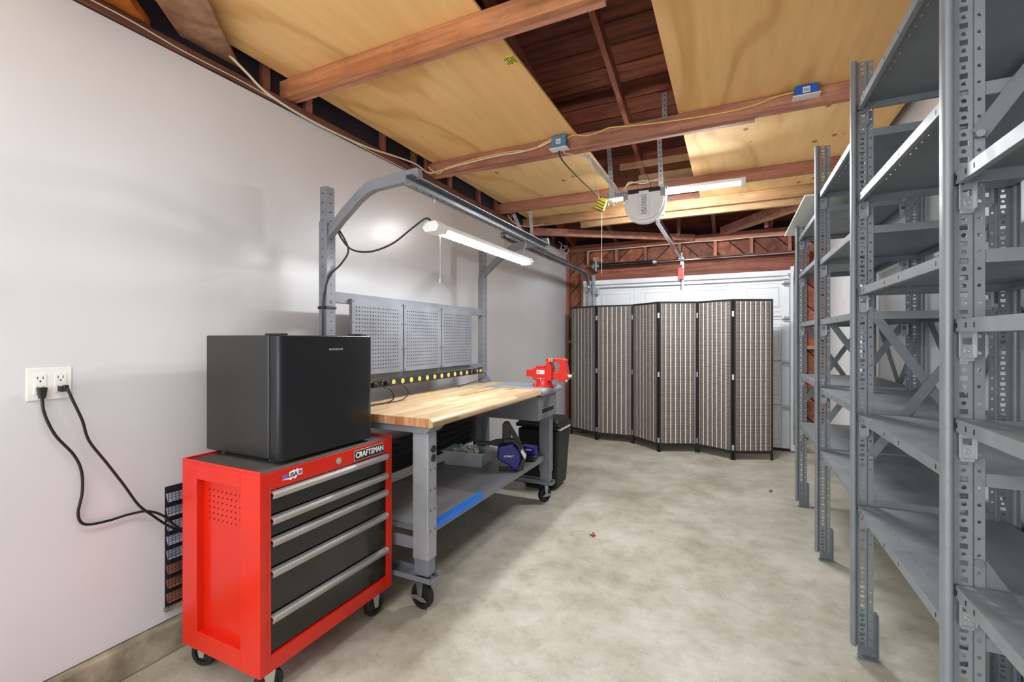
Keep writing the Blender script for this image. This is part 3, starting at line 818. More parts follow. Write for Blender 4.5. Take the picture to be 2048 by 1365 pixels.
# top end brackets and legs
for y, nm in ((BY0+.03, 0), (BY1-.13, 1)):
    MB().prism([(BX0+.02, BZ-th), (BX1-.012, BZ-th), (BX1-.05, BZ-th-.034), (BX0+.05, BZ-th-.034)], (0, y-.02, 0), (1, 0, 0), (0, 0, 1), (0, .12, 0)).build('top_bracket', 'bench', wb, bev=.002)
    for x in (-1.435, -2.03):
        g = MB().box(x, x+.095, y, y+.075, .255, BZ-th-.034)
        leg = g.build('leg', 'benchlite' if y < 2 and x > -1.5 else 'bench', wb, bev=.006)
        MB().box(x+.006, x+.089, y+.006, y+.069, .175, .26).build('leg_extension', 'bench', leg, bev=.004)
        ho = MB()
        for k in range(5):
            for xx in (x+.028, x+.07):
                ho.cyl((x+.0955, y+.02 if xx < x+.05 else y+.058, .80-k*.1), (x+.0965, y+.02 if xx < x+.05 else y+.058, .80-k*.1), .004, n=8)
        stuff(ho.build('bolt_holes', 'ink', leg))
        if y < 2 and x > -1.5:
            so = MB()
            for zz in (.80, .755):
                so.cyl((x+.095, y+.045, zz), (x+.098, y+.045, zz), .019, n=18)
            so.build('power_socket', 'blackmat', leg)
    # base channel
    MB().box(-2.07, -1.325, y-.012, y+.087, .150, .156).box(-2.07, -1.325, y-.012, y-.006, .150, .178).box(-2.07, -1.325, y+.081, y+.087, .150, .178).build('base_channel', 'bench', wb, bev=.002)
    for x in (-1.40, -2.02):
        caster(wb, x, y+.037, .065, .150, .034, True, rot=(-.1 if y < 2 else 1.2))
# side rail under shelf and bottom shelf
for y in (BY0+.035, BY1-.065): MB().box(-2.05, -1.385, y, y+.01, .30, .36).build('end_rail', 'bench', wb, bev=.002)
sh = MB().box(-2.04, -1.385, BY0+.05, BY1-.08, .386, .390).box(-1.389, -1.385, BY0+.05, BY1-.08, .350, .386).build('lower_shelf', 'bench', wb, bev=.001)
o = MB().box(-2.0, -1.40, BY0+.10, 2.47, .3905, .3935).build('shelf_liner_sheet', 'benchlite', org=(-1.7, 2.2, .3905))
tag(o, 'pale grey sheet lying on the near half of the bench shelf', 'sheet')
o = MB().box(-1.420, -1.383, BY0+.10, 2.485, .3936, .3948).box(-1.3848, -1.3832, BY0+.10, 2.485, .362, .3948).build('masking_tape', 'tape', org=(-1.4, 2.2, .39))
tag(o, 'strip of blue masking tape along the lower shelf edge', 'tape')
# drawer under far end
dw = MB().box(-1.86, -1.325, 3.20, 3.59, .725, BZ-th-.002).build('drawer', 'bench', wb, bev=.003); dw['label'] = 'grey drawer box under the far end'
fz = MB().box(-1.325, -1.312, 3.205, 3.585, .728, .905).build('drawer_front', 'bench', dw, bev=.004)
MB().box(-1.3125, -1.3095, 3.25, 3.53, .765, .815).build('grip_frame', 'benchlite', dw, bev=.001)
MB().box(-1.3096, -1.3085, 3.262, 3.518, .774, .807).build('recessed_grip', 'ink', dw)
MB().cyl((-1.313, 3.40, .865), (-1.305, 3.40, .865), .009, n=12).build('lock', 'chrome', dw)
# riser posts
RX = -1.985
for y in (1.79, 3.51):
    u = MB().box(RX-.02, RX+.03, y, y+.055, .965, 2.165).build('riser_post', 'bench', wb, bev=.003)
    if y < 2: MB().box(RX-.024, RX+.034, y-.004, y+.059, .965, 1.98).build('post_sleeve', 'bench', u, bev=.003)
    else: MB().box(RX-.024, RX+.034, y-.004, y+.059, .965, 1.90).build('post_sleeve', 'bench', u, bev=.003)
    h_ = MB()
    for k in range(24):
        z = 1.0+k*.049
        h_.cyl((RX+.0335, y+.028, z), (RX+.035, y+.028, z), .0035, n=8)
        h_.cyl((RX+.004, y-.0035, z), (RX+.004, y-.005, z), .0035, n=8)
    stuff(h_.build('post_holes', 'ink', u))
    for z in (1.95, 1.89, 1.55): MB().cyl((RX+.034, y+.028, z), (RX+.038, y+.028, z), .006, n=8).build('bolt', 'chrome', u)
    MB().prism([(0, 0), (.10, 0), (.02, .06), (0, .06)], (RX-.03, y+.055, .962), (0, 1, 0), (0, 0, 1), (.06, 0, 0)).build('post_gusset', 'bench', u, bev=.001)
    # arm: out and up, then level
    pts = [(RX+.02, 1.915), (RX+.12, 2.0), (RX+.24, 2.088), (RX+.29, 2.115), (RX+.34, 2.13), (RX+.62, 2.145)]
    up = [(x_, z_+.028) for x_, z_ in pts]; dn = [(x_+.008, z_-.028) for x_, z_ in pts][::-1]
    MB().prism(up+dn, (0, y+.008, 0), (1, 0, 0), (0, 0, 1), (0, .038, 0)).build('arm', 'bench', wb, bev=.003)
bm_ = MB().box(-1.395, -1.389, 1.74, 3.55, 2.07, 2.125).box(-1.395, -1.355, 1.74, 3.55, 2.119, 2.125).box(-1.395, -1.355, 1.74, 3.55, 2.07, 2.076).build('light_rail', 'bench', wb, bev=.001)
hp = MB()
for k in range(30): hp.cyl((-1.372, 1.8+k*.058, 2.0695), (-1.372, 1.8+k*.058, 2.0685), .004, n=8)
stuff(hp.build('rail_holes', 'ink', bm_))
for y in (1.95, 3.5):
    MB().cyl((-1.372, y, 2.04), (-1.372, y, 2.07), .0025, n=6).build('hook', 'chrome', bm_)
# back rails
MB().box(RX-.005, RX+.025, 1.845, 3.51, 1.545, 1.605).build('back_rail', 'bench', wb, bev=.003)
MB().box(RX-.005, RX+.025, 1.845, 3.51, 1.10, 1.135).build('back_rail', 'bench', wb, bev=.003)
# pegboards with through holes
PB = [(1.955, 2.400), (2.412, 2.835), (2.847, 3.285)]
for a, b in PB:
    m = MB(); zlo, zhi = 1.135, 1.575
    ny = int((b-a-.05)/.0225); nz = int((zhi-zlo-.05)/.0225); hh_ = .0075
    ys = [a]; zs = [zlo]
    y = a+.03
    for k in range(ny): ys += [y, y+hh_]; y += .0225
    ys.append(b); z = zlo+.03
    for k in range(nz): zs += [z, z+hh_]; z += .0225
    zs.append(zhi)
    sk = {(1+2*i, 1+2*j) for i in range(ny) for j in range(nz)}
    grid(m, ys, zs, sk, (RX+.048, 0, 0), (0, 1, 0), (0, 0, 1))
    m.add([(RX+.048, a, zlo), (RX+.048, a, zhi), (RX+.028, a, zhi), (RX+.028, a, zlo)], [(0, 1, 2, 3)])
    m.add([(RX+.048, b, zlo), (RX+.048, b, zhi), (RX+.028, b, zhi), (RX+.028, b, zlo)], [(0, 1, 2, 3)])
    m.add([(RX+.048, a, zhi), (RX+.048, b, zhi), (RX+.028, b, zhi), (RX+.028, a, zhi)], [(0, 1, 2, 3)])
    m.add([(RX+.026, a, zlo), (RX+.026, b, zlo), (RX+.026, b, zhi), (RX+.026, a, zhi)], [(0, 1, 2, 3)])
    p = m.build('pegboard_panel', 'bench', wb)
    MB().box(RX+.0262, RX+.03, a+.003, b-.003, zlo+.003, zhi-.003).build('hole_shade_sheet', 'blackmat', p)  # dark sheet added so the peg holes look shaded
    for yy in (a+.012, b-.012):
        for zz in (zlo+.012, (zlo+zhi)/2-.07, (zlo+zhi)/2+.09, zhi-.012): MB().cyl((RX+.048, yy, zz), (RX+.052, yy, zz), .006, n=8).build('screw', 'chrome', p)
# power strip
ps = thing('power_strip', 'long black power strip with yellow sockets below the pegboard', 'power strip', (-1.93, 2.7, 1.07))
MB().box(RX+.026, RX+.064, 2.0, 3.42, 1.052, 1.098).build('housing', 'blackmat', ps, bev=.003)
sy = [2.289+.0885*k for k in range(11)]+[3.335, 3.40]
for y in [2.09, 2.20]+sy[:11]+[3.262, 3.335, 3.395]:
    q = MB().cyl((RX+.064, y, 1.075), (RX+.066, y, 1.075), .016, n=18).build('socket', 'socket', ps)
    MB().box(RX+.066, RX+.0665, y-.006, y-.004, 1.075, 1.083).box(RX+.066, RX+.0665, y+.004, y+.006, 1.075, 1.083).cyl((RX+.066, y, 1.068), (RX+.0665, y, 1.068), .003, n=8).build('socket_slots', 'ink', q)
def plugcord(label, y, pts, nm='power_lead'):
    c = thing(nm, label, 'cord', (RX+.07, y, 1.075))
    MB().box(RX+.067, RX+.10, y-.014, y+.014, 1.06, 1.09).build('plug', 'blackmat', c, bev=.004)
    MB().tube(spline(pts), .0035, 8).build('cable', 'cordb', c, smooth=True)
plugcord('black cord plugged in nearest the fridge on the bench power strip', 2.09, [(RX+.10, 2.09, 1.07), (RX+.16, 2.14, 1.05), (RX+.17, 2.16, .99), (RX+.14, 2.10, .969), (RX+.10, 1.95, .967)])
plugcord('black looped cord plugged in second on the bench power strip', 2.20, [(RX+.10, 2.20, 1.07), (RX+.15, 2.27, 1.06), (RX+.17, 2.30, 1.01), (RX+.16, 2.24, .972), (RX+.12, 2.08, .968), (RX+.10, 1.93, .968)])
plugcord('black cord plugged in at the far end of the power strip', 3.262, [(RX+.10, 3.262, 1.075), (RX+.12, 3.36, 1.06), (RX+.12, 3.38, 1.03), (RX+.12, 3.22, 1.005), (RX+.10, 3.1, .99), (RX+.05, 3.06, .967)])
# shop light
sl = thing('shop_light', 'bright white led shop light hanging on chains over the workbench', 'light', (-1.42, 2.6, 1.93))
MB().prism([(-.05, 0), (.05, 0), (.03, .03), (-.03, .03)], (-1.41, 1.97, 1.925), (1, 0, 0), (0, 0, 1), (0, 1.25, 0)).build('housing', 'white', sl, bev=.002)
MB().prism([(-.045, 0), (-.03, -.016), (0, -.022), (.03, -.016), (.045, 0)], (-1.41, 2.06, 1.925), (1, 0, 0), (0, 0, 1), (0, 1.12, 0)).build('diffuser', 'led', sl)
for a, b in ((1.965, 2.06), (3.18, 3.225)):
    MB().prism([(-.052, .004), (-.035, -.022), (.035, -.022), (.052, .004), (.032, .033), (-.032, .033)], (-1.41, a, 1.925), (1, 0, 0), (0, 0, 1), (0, b-a, 0)).build('end_cap', 'white', sl, bev=.003)
def chain(parent, p, q, nm='chain'):
    m = MB(); p, q = Vector(p), Vector(q); n = max(3, int((q-p).length/.018))
    for i in range(n):
        c = p.lerp(q, (i+.5)/n)
        a = Vector((1, 0, 0)) if i % 2 else Vector((0, 1, 0))
        pts = [c+a*.004*math.cos(t)+Vector((0, 0, .011*math.sin(t))) for t in [k*pi/3 for k in range(7)]]
        m.tube(pts, .0011, 5)
    return m.build(nm, 'chrome', parent)
chain(sl, (-1.40, 2.12, 1.955), (-1.375, 2.14, 2.07)); chain(sl, (-1.40, 3.10, 1.955), (-1.375, 3.12, 2.07))
m = MB()
for k in range(30): m.cyl((-1.40, 2.04, 1.905-k*.008), (-1.40, 2.04, 1.899-k*.008), .0016, n=6)
m.cyl((-1.40, 2.04, 1.665), (-1.40, 2.04, 1.645), .004, n=8)
m.build('pull_chain', 'chrome', sl)
lc = thing('power_lead', 'black power cord looping from the near riser post to the shop light', 'cord', (-1.93, 1.8, 1.9))
MB().tube(spline([(-1.41, 1.98, 1.955), (-1.42, 1.94, 1.965), (-1.50, 1.93, 1.92), (-1.62, 1.92, 1.85), (-1.75, 1.90, 1.815), (-1.88, 1.90, 1.835), (-1.925, 1.87, 1.89), (-1.935, 1.84, 1.95)]), .005, 8).build('cable', 'cordb', lc, smooth=True)
MB().tube(spline([(-1.935, 1.85, 1.95), (-1.90, 1.89, 1.84), (-1.93, 1.87, 1.76), (-1.945, 1.80, 1.68), (-1.96, 1.775, 1.56), (-1.96, 1.77, 1.40), (-1.97, 1.775, 1.05)]), .005, 8).build('cable', 'cordb', lc, smooth=True)
MB().box(RX-.028, RX+.038, 1.782, 1.852, 1.507, 1.522).build('strap', 'rubber', lc, bev=.002)

# ---- vise
vy = 3.46
vi = thing('bench_vise', 'red cast bench vise bolted on the steel plated bench corner', 'vise', (-1.36, vy, BZ))
bz = BZ+.003
m = MB(); m.lathe((-1.37, vy, bz), [(0, 0), (.088, 0), (.088, .012), (.066, .018), (.060, .048), (.05, .052), (0, .052)], 28)
for a in (0, 2.1, 4.2, 3.0): m.cyl((-1.37+.085*math.cos(a), vy+.085*math.sin(a), bz), (-1.37+.085*math.cos(a), vy+.085*math.sin(a), bz+.014), .02, n=12)
b_ = m.build('swivel_base', 'visered', vi, bev=.002)
Y0 = vy-.05
def vp(poly, y0, y1, nm, mat='visered', bev=.004, par=vi):
    return MB().prism(poly, (0, y0, 0), (1, 0, 0), (0, 0, 1), (0, y1-y0, 0)).build(nm, mat, par, bev=bev)
V = lambda x, z: (-1.36+x, bz+z)
body = vp([V(-.095, .058), V(-.07, .045), V(.055, .045), (-1.36+.07, bz+.058), V(.07, .15), V(.052, .195), V(.050, .225), V(.020, .225), V(.018, .205), V(.030, .195), V(.012, .150), V(-.075, .150), V(-.095, .135)], vy-.045, vy+.045, 'body')
vp([V(-.07, .150), V(.0, .150), V(.0, .163), V(-.07, .163)], vy-.03, vy+.03, 'anvil')
vp([V(-.155, .075), V(-.095, .075), V(-.095, .13), V(-.155, .13)], vy-.03, vy+.03, 'slide_rear')
vp([V(.07, .062), V(.13, .062), V(.13, .115), V(.07, .115)], vy-.028, vy+.028, 'slide')
vp([V(.125, .045), V(.185, .045), V(.195, .06), V(.195, .115), V(.178, .185), V(.180, .21), V(.165, .225), V(.085, .225), V(.082, .200), V(.125, .195), V(.138, .18), V(.125, .12)], vy-.04, vy+.04, 'movable_jaw')
vp([V(.050, .197), V(.062, .197), V(.062, .226), V(.050, .226)], vy-.055, vy+.055, 'jaw_plate', 'brass', .001)
vp([V(.070, .197), V(.083, .197), V(.083, .226), V(.070, .226)], vy-.055, vy+.055, 'jaw_plate', 'brass', .001)
MB().cyl((-1.36+.19, vy, bz+.085), (-1.36+.225, vy, bz+.085), .018, .016, 16).build('screw_head', 'chrome', vi, bev=.002)
MB().cyl((-1.36+.213, vy-.10, bz+.055), (-1.36+.213, vy+.09, bz+.115), .005, n=10).build('handle_bar', 'chrome', vi)
MB().lathe((-1.147, vy-.10, bz+.055), [(0, -.009), (.009, -.004), (.009, .004), (0, .009)], 12).build('handle_knob', 'brass', vi, smooth=True)
MB().cyl((-1.42, vy-.055, bz+.062), (-1.34, vy-.055, bz+.062), .004, n=8).cyl((-1.375, vy-.06, bz+.045), (-1.375, vy-.06, bz+.075), .006, n=8).build('lock_lever', 'chrome', vi)
lb = MB().box(-1.415, -1.35, vy-.0465, vy-.045, bz+.10, bz+.13).build('label_plate', 'label', vi)
text('lettering', 'MA-5.2', .02, 'ink', lb, frameYneg((-1.382, vy-.047, bz+.115)), .0003)

# ---- things on the lower shelf
pb = thing('plastic_bin', 'clear plastic bin of green and white odds and ends on the lower shelf', 'bin', (-1.83, 3.05, .391))
T = Matrix.Translation((-1.84, 3.06, .391)) @ Matrix.Rotation(.12, 4, 'Z')
bx = MB(T)
def openbox(m, x, y, h, t, fl):
    # tapered open box walls
    k = 1.1
    for s in (-1, 1):
        m.prism([(-x, 0), (x, 0), (x*k, h), (-x*k, h)], (0, s*y, 0), (1, 0, 0), (0, s*(k-1)*y/h, 1), (0, -s*t, 0))
        m.prism([(-y, 0), (y, 0), (y*k, h), (-y*k, h)], (s*x, 0, 0), (0, 1, 0), (s*(k-1)*x/h, 0, 1), (-s*t, 0, 0))
    m.box(-x, x, -y, y, 0, t)
    for s in (-1, 1):
        m.box(-x*k-fl, x*k+fl, s*y*k-fl/2, s*y*k+fl/2, h-.006, h); m.box(s*x*k-fl/2, s*x*k+fl/2, -y*k, y*k, h-.006, h)
openbox(bx, .15, .10, .105, .003, .014)
mcl, nt, b = newmat('clear_plastic'); b.inputs['Base Color'].default_value = rgb(236, 238, 248); b.inputs['Roughness'].default_value = .15
b.inputs['Alpha'].default_value = .32
M['clear'] = mcl
bx.build('tub', 'clear', pb)
for mt, n_, nm in (('green', 22, 'green_twine'), ('white', 26, 'white_pieces'), ('darkred', 5, 'red_pieces'), ('navy', 8, 'blue_pieces')):
    if mt == 'green': M['green'] = plain('green_plastic', (70, 165, 130), .4, var=.1)
    if mt == 'darkred': M['darkred'] = plain('dark_red_plastic', (150, 60, 50), .5, var=.1)
    m = MB(T)
    for k in range(n_):
        c = Vector((R.uniform(-.11, .11), R.uniform(-.07, .07), R.uniform(.03, .115)))
        if mt in ('green', 'darkred'):
            m.tube(spline([c+Vector((R.uniform(-.04, .04), R.uniform(-.03, .03), R.uniform(-.02, .02))) for _ in range(4)], 5), .004, 6)
        else:
            d_ = Vector((R.uniform(-1, 1), R.uniform(-1, 1), R.uniform(-.4, .4))).normalized()*.03
            m.bar(c-d_, c+d_, .02, .012)
    stuff(m.build(nm, mt, pb))
# cordless saw
a_ = math.atan2(1.43, 3.04)
cs = thing('cordless_saw', 'royal blue and black cordless power saw with black guard on lower shelf', 'power tool', (-1.46, 3.02, .391))
T = Matrix.Translation((-1.47, 3.03, .391)) @ Matrix.Rotation(a_, 4, 'Z')
def tp_(poly, y0, y1, nm, mat, bev=.006):
    return MB(T).prism(poly, (0, y0, 0), (1, 0, 0), (0, 0, 1), (0, y1-y0, 0)).build(nm, mat, cs, bev=bev, seg=3)
tp_([(-.085, .175), (.02, .20), (.07, .15), (.085, .09), (.06, .02), (.03, .0), (.0, .04), (-.06, .07), (-.09, .09)], -.06, .03, 'body', 'navy', .012)
tp_([(.03, .21), (.075, .19), (.125, .11), (.105, .04), (.075, .0), (.04, .0), (.075, .05), (.09, .10), (.06, .165)], -.055, .06, 'front_housing', 'blackmat')
tp_([(.09, .165), (.12, .12), (.112, .085), (.08, .14)], -.0575, -.055, 'chrome_trim', 'chrome', .001)
tp_([(-.055, .20), (-.052, .33), (-.035, .35), (-.005, .35), (.09, .19), (.055, .19), (.005, .265), (.012, .235), (-.012, .205)], -.02, .02, 'handle', 'blackmat', .008)
tp_([(-.05, .20), (.05, .20), (.05, .225), (-.05, .23)], -.03, .03, 'handle_base', 'blackmat')
tp_([(-.26, .185), (-.25, .175), (-.12, .165), (-.04, .15), (-.02, .215), (-.10, .21), (-.15, .192), (-.25, .198)], .035, .06, 'guard_bar', 'blackmat', .004)
tp_([(-.08, .0), (.10, .0), (.10, .008), (-.08, .012)], -.03, .05, 'stand_foot', 'blackmat', .002)
T2 = T @ Matrix(((1, 0, 0, -.005), (0, 0, -1, -.061), (0, 1, 0, .11), (0, 0, 0, 1)))
text('lettering', 'KOBALT', .019, 'label', cs, T2, .0003)
T = Matrix.Translation((-1.46, 3.33, .391)) @ Matrix.Rotation(a_-.3, 4, 'Z')
ch = thing('battery_charger', 'small blue and black battery charger behind the cordless saw', 'charger', (-1.46, 3.33, .391))
MB(T).prism([(-.075, 0), (.075, 0), (.08, .04), (.06, .05), (-.07, .04)], (0, -.05, 0), (1, 0, 0), (0, 0, 1), (0, .11, 0)).build('base', 'blackmat', ch, bev=.006)
MB(T).prism([(-.06, .042), (.06, .05), (.078, .045), (.07, .105), (-.04, .115), (-.06, .09)], (0, -.045, 0), (1, 0, 0), (0, 0, 1), (0, .1, 0)).build('battery_pack', 'navy', ch, bev=.008)
MB(T).box(0, .045, -.0462, -.0455, .085, .095).build('label_strip', 'label', ch)
# black ribbed panel behind the bench
rp = thing('black_ribbed_panel', 'long black ribbed panel stored behind the bench legs at the wall', 'panel', (-2.12, 2.75, .40))
m = MB().box(-2.10, -2.088, 2.0, 3.62, .43, .66)
m.build('panel', 'blackmat', rp, bev=.002)
for z in (.455, .50, .545, .59, .635):
    MB().box(-2.088, -2.080, 2.0, 3.62, z, z+.018).build('rib', 'black', rp, bev=.002)
for y in (2.02, 3.58): MB().box(-2.10, -2.084, y, y+.02, .39, .43).build('support_foot', 'blackmat', rp)
# trash can
tr = thing('trash_can', 'tall black step trash can standing past the far bench leg', 'trash can', (-1.57, 3.97, 0))
m = MB()
def taper(m, cx, cy, w0, d0, w1, d1, z0, z1):
    vs = [(cx-w0, cy-d0, z0), (cx+w0, cy-d0, z0), (cx+w0, cy+d0, z0), (cx-w0, cy+d0, z0), (cx-w1, cy-d1, z1), (cx+w1, cy-d1, z1), (cx+w1, cy+d1, z1), (cx-w1, cy+d1, z1)]
    m.add(vs, [(0, 3, 2, 1), (4, 5, 6, 7), (0, 1, 5, 4), (1, 2, 6, 5), (2, 3, 7, 6), (3, 0, 4, 7)])
taper(m, -1.57, 3.97, .17, .14, .20, .17, .02, .54)
m.build('body', 'blackmat', tr, bev=.03, seg=4)
m = MB(); taper(m, -1.57, 3.97, .205, .175, .17, .14, .585, .635); m.box(-1.785, -1.355, 3.79, 4.15, .55, .59)
m.build('lid', 'rubber', tr, bev=.02, seg=4)
MB().box(-1.45, -1.363, 3.84, 4.11, .532, .55).build('liner_bag', 'label', tr, bev=.004)
MB().box(-1.70, -1.44, 3.83, 4.10, 0, .022).build('base', 'blackmat', tr, bev=.004)

# ================================================================== FOLDING SCREEN
fs = thing('folding_screen', 'six panel folding screen of striped grey brown woven reed in black frames', 'screen', (-.8, 5.85, 0))
PT = [(-2.06, 6.22), (-1.625, 6.0), (-1.155, 6.0), (-.79, 5.68), (-.375, 5.86), (.005, 5.65), (.405, 5.84)]
mw, nt, b = newmat('woven_reed')
tcn = N(nt, 'ShaderNodeTexCoord'); sp = N(nt, 'ShaderNodeSeparateXYZ'); nt.links.new(tcn.outputs['Object'], sp.inputs[0])
q = N(nt, 'ShaderNodeMath', operation='MULTIPLY'); q.inputs[1].default_value = 2*pi/.0135; nt.links.new(sp.outputs[2], q.inputs[0])
s_ = N(nt, 'ShaderNodeMath', operation='SINE'); nt.links.new(q.outputs[0], s_.inputs[0])
q2 = N(nt, 'ShaderNodeMath', operation='MULTIPLY_ADD'); q2.inputs[1].default_value = .5; q2.inputs[2].default_value = .5; nt.links.new(s_.outputs[0], q2.inputs[0])
c = ramp(nt, q2.outputs[0], [(.2, rgb(52, 47, 45)), (.8, rgb(136, 128, 122))])
nz_ = noise(nt, mapped(nt, (30, 30, 4), rnd=True), 2, 4)
c = mix(nt, .6, c, ramp(nt, nz_, [(.3, (.6, .6, .6, 1)), (.7, (1.15, 1.1, 1.08, 1))]), 'MULTIPLY')
nt.links.new(c, b.inputs['Base Color']); b.inputs['Roughness'].default_value = .7
M['reed'] = mw
M['palecord'] = plain('pale_reed_stripe', (236, 222, 206), .6, var=.15, vs=60)
M['frame'] = plain('black_screen_frame', (30, 27, 26), .4, var=.1)
HS = 1.785
def panel(p, q, idx):
    p, q = Vector((p[0], p[1], 0)), Vector((q[0], q[1], 0)); L = (q-p).length-.008
    ang = math.atan2(q.y-p.y, q.x-p.x)
    T = Matrix.Translation(p+(q-p).normalized()*.004) @ Matrix.Rotation(ang, 4, 'Z')
    f = MB(T).box(0, .022, -.01, .01, 0, HS).box(L-.022, L, -.01, .01, 0, HS).box(.022, L-.022, -.009, .009, HS-.022, HS).box(.022, L-.022, -.009, .009, .075, .105).build('panel_frame', 'frame', fs, bev=.002)
    n = 7 if idx else 7
    w_ = (L-.044)/n; wp = .009
    for k in range(n):
        x0 = .022+k*w_
        # half-round reed band with bulge
        m = MB(T); segs = 5; vs = []; nz = 2
        X = [x0+wp/2+(w_-wp)*i/segs for i in range(segs+1)]
        prof = [(X[i], -.002-.006*math.sin(pi*i/segs)) for i in range(segs+1)]+[(X[i], .002+.004*math.sin(pi*i/segs)) for i in range(segs, -1, -1)]
        m.prism(prof, (0, 0, .105), (1, 0, 0), (0, 1, 0), (0, 0, HS-.127))
        m.build('woven_band', 'reed', f, smooth=False)
    for k in range(n+1):
        x0 = .022+k*w_
        MB(T).box(max(.022, x0-wp/2), min(L-.022, x0+wp/2), -.0015, .0015, .105, HS-.022).build('pale_stripe', 'palecord', f)
    return T, L
for i in range(6):
    T, L = panel(PT[i], PT[i+1], i)
    if i:
        for z in (.14, .92, 1.62):
            MB(Matrix.Translation((PT[i][0], PT[i][1], z))).box(-.011, .011, -.014, -.009, -.03, .03).build('hinge', 'galv', fs, bev=.001)

# ================================================================== OPENER, TUBE LIGHT, TORSION SPRING, TRACKS
op = thing('garage_door_opener', 'garage door opener with white rounded lens hung on perforated straps', 'opener', (-.68, 4.0, 2.45))
OX, OY = -.655, 3.9
m = MB()
prof2 = [(-.168, .0), (-.17, -.08), (-.158, -.145), (-.13, -.195), (-.09, -.232), (-.045, -.25), (0, -.255), (.045, -.25), (.09, -.232), (.13, -.195), (.158, -.145), (.17, -.08), (.168, 0)]
m.prism(prof2, (OX, OY, 2.555), (1, 0, 0), (0, 0, 1), (0, .06, 0))
m.prism([(x*.93, z*.9) for x, z in prof2], (OX, OY-.03, 2.555), (1, 0, 0), (0, 0, 1), (0, .03, 0))
m.build('lens', 'opener', op, bev=.012, seg=3)
MB().box(OX-.11, OX+.11, OY+.06, OY+.40, 2.44, 2.56).build('motor_housing', 'door', op, bev=.015, seg=3)
MB().box(OX-.13, OX+.13, OY-.035, OY+.06, 2.545, 2.58).build('top_bracket', 'blackmat', op, bev=.003)
for x in (OX-.17, OX+.13): MB().box(x, x+.04, OY-.034, OY+.06, 2.50, 2.565).build('side_bracket', 'galv', op, bev=.003)
m = MB()
for k in range(13): m.box(OX-.022, OX+.022, OY-.0345, OY-.029, 2.37+k*.013, 2.3725+k*.013)
stuff(m.build('vent_slits', 'mat', op))
for x in (OX-.045, OX+.039): MB().box(x, x+.006, OY-.036, OY-.028, 2.36, 2.53).build('channel_rib', 'opener', op, bev=.002)
MB().box(OX-.04, OX+.04, OY-.036, OY-.02, 2.53, 2.56).build('latch', 'opener', op, bev=.002)
rl = MB().box(-.625, -.585, 4.3, 6.30, 2.42, 2.426).box(-.625, -.619, 4.3, 6.30, 2.385, 2.42).box(-.591, -.585, 4.3, 6.30, 2.385, 2.42).build('rail', 'chrome', op, bev=.001)
for v in rl.data.vertices:
    pass
MB().box(-.63, -.58, 6.28, 6.40, 2.37, 2.45).build('header_bracket', 'galv', op, bev=.002)
def strap(parent, p, q, up=(0, 1, 0), w=.036, nm='hanger_strap'):
    p, q = Vector(p), Vector(q); d = (q-p); L = d.length; dn = d.normalized(); side = dn.cross(Vector(up)).normalized()
    m = MB(); n = int(L/.038)
    for k in range(n):
        s = L/n; o_ = p+dn*(k*s)
        octring(m, o_, side, dn, -w/2, w/2, 0, s, .0065)
    e = Vector(up).normalized()*.022
    m.add([p+side*w/2, q+side*w/2, q+side*w/2+e, p+side*w/2+e], [(0, 1, 2, 3)])
    return m.build(nm, 'strap', parent, solid=.002)
strap(op, (-.93, 3.93, 2.55), (-.965, 3.93, 3.09)); strap(op, (-.525, 3.93, 2.55), (-.545, 3.93, 3.09))
strap(op, (-.865, 3.90, 2.575), (-.93, 3.16, 2.648), up=(0, 0, 1))
strap(op, (-.50, 3.95, 3.12), (-.505, 3.95, roofz(3.95)-.02))
MB().box(-.98, -.48, 3.945, 3.985, 2.565, 2.600).build('cross_angle', 'galv', op, bev=.001)
for k in range(3):
    cord('wire', [(-.86+k*.02, 3.90, 2.575), (-.78, 3.88, 2.63+.01*k), (-.66, 3.87, 2.645-.012*k), (-.55, 3.88, 2.63+.008*k), (-.50, 3.92, 2.66)], .0025, 'cordw', parent=op)
cord('antenna_wire', [(-.60, 3.9, 2.58), (-.62, 3.85, 2.66), (-.65, 3.8, 2.75), (-.66, 3.78, 2.86)], .002, 'cordb', parent=op)
# arm down to the door and red release tag
MB().bar((-.58, 6.34, 2.40), (-.58, 6.36, 1.72), .022, .004, (0, 1, 0)).build('door_arm', 'galv', op)
MB().bar((-.605, 6.335, 2.40), (-.605, 6.345, 1.98), .008, .006, (0, 1, 0)).build('door_arm', 'blackmat', op)
o = MB().prism([(-.032, .01), (-.02, 0), (.036, .0), (.036, .14), (.025, .155), (-.02, .155), (-.03, .13)], (-.605, 6.29, 2.11), (1, 0, 0), (0, 0, 1), (0, .006, 0)).build('release_tag', 'redtag', org=(-.6, 6.29, 2.2), bev=.001)
tag(o, 'red emergency release tag hanging on the opener arm', 'tag')
MB().box(-.63, -.60, 6.345, 6.352, 1.755, 1.80).build('red_clip', 'redtag', op)
tl = thing('tube_light', 'long white tube light mounted under the third joist by the opener', 'light', (-.5, 4.2, 2.63))
MB().prism([(-.028, 0), (.028, 0), (.034, .028), (-.034, .028)], (-1.02, 4.2, 2.625), (0, 1, 0), (0, 0, 1), (1.11, 0, 0)).build('housing', 'white', tl, bev=.002)
MB().prism([(-.030, .004), (-.022, -.018), (0, -.026), (.022, -.018), (.030, .004)], (-1.0, 4.2, 2.625), (0, 1, 0), (0, 0, 1), (1.06, 0, 0)).build('diffuser', 'led2', tl)
for x in (-1.025, .062): MB().box(x, x+.035, 4.166, 4.234, 2.596, 2.657).build('end_cap', 'white', tl, bev=.003)
MB().box(-.8, .0, 4.17, 4.30, 2.650, 2.657).build('mounting_plate', 'white', tl)
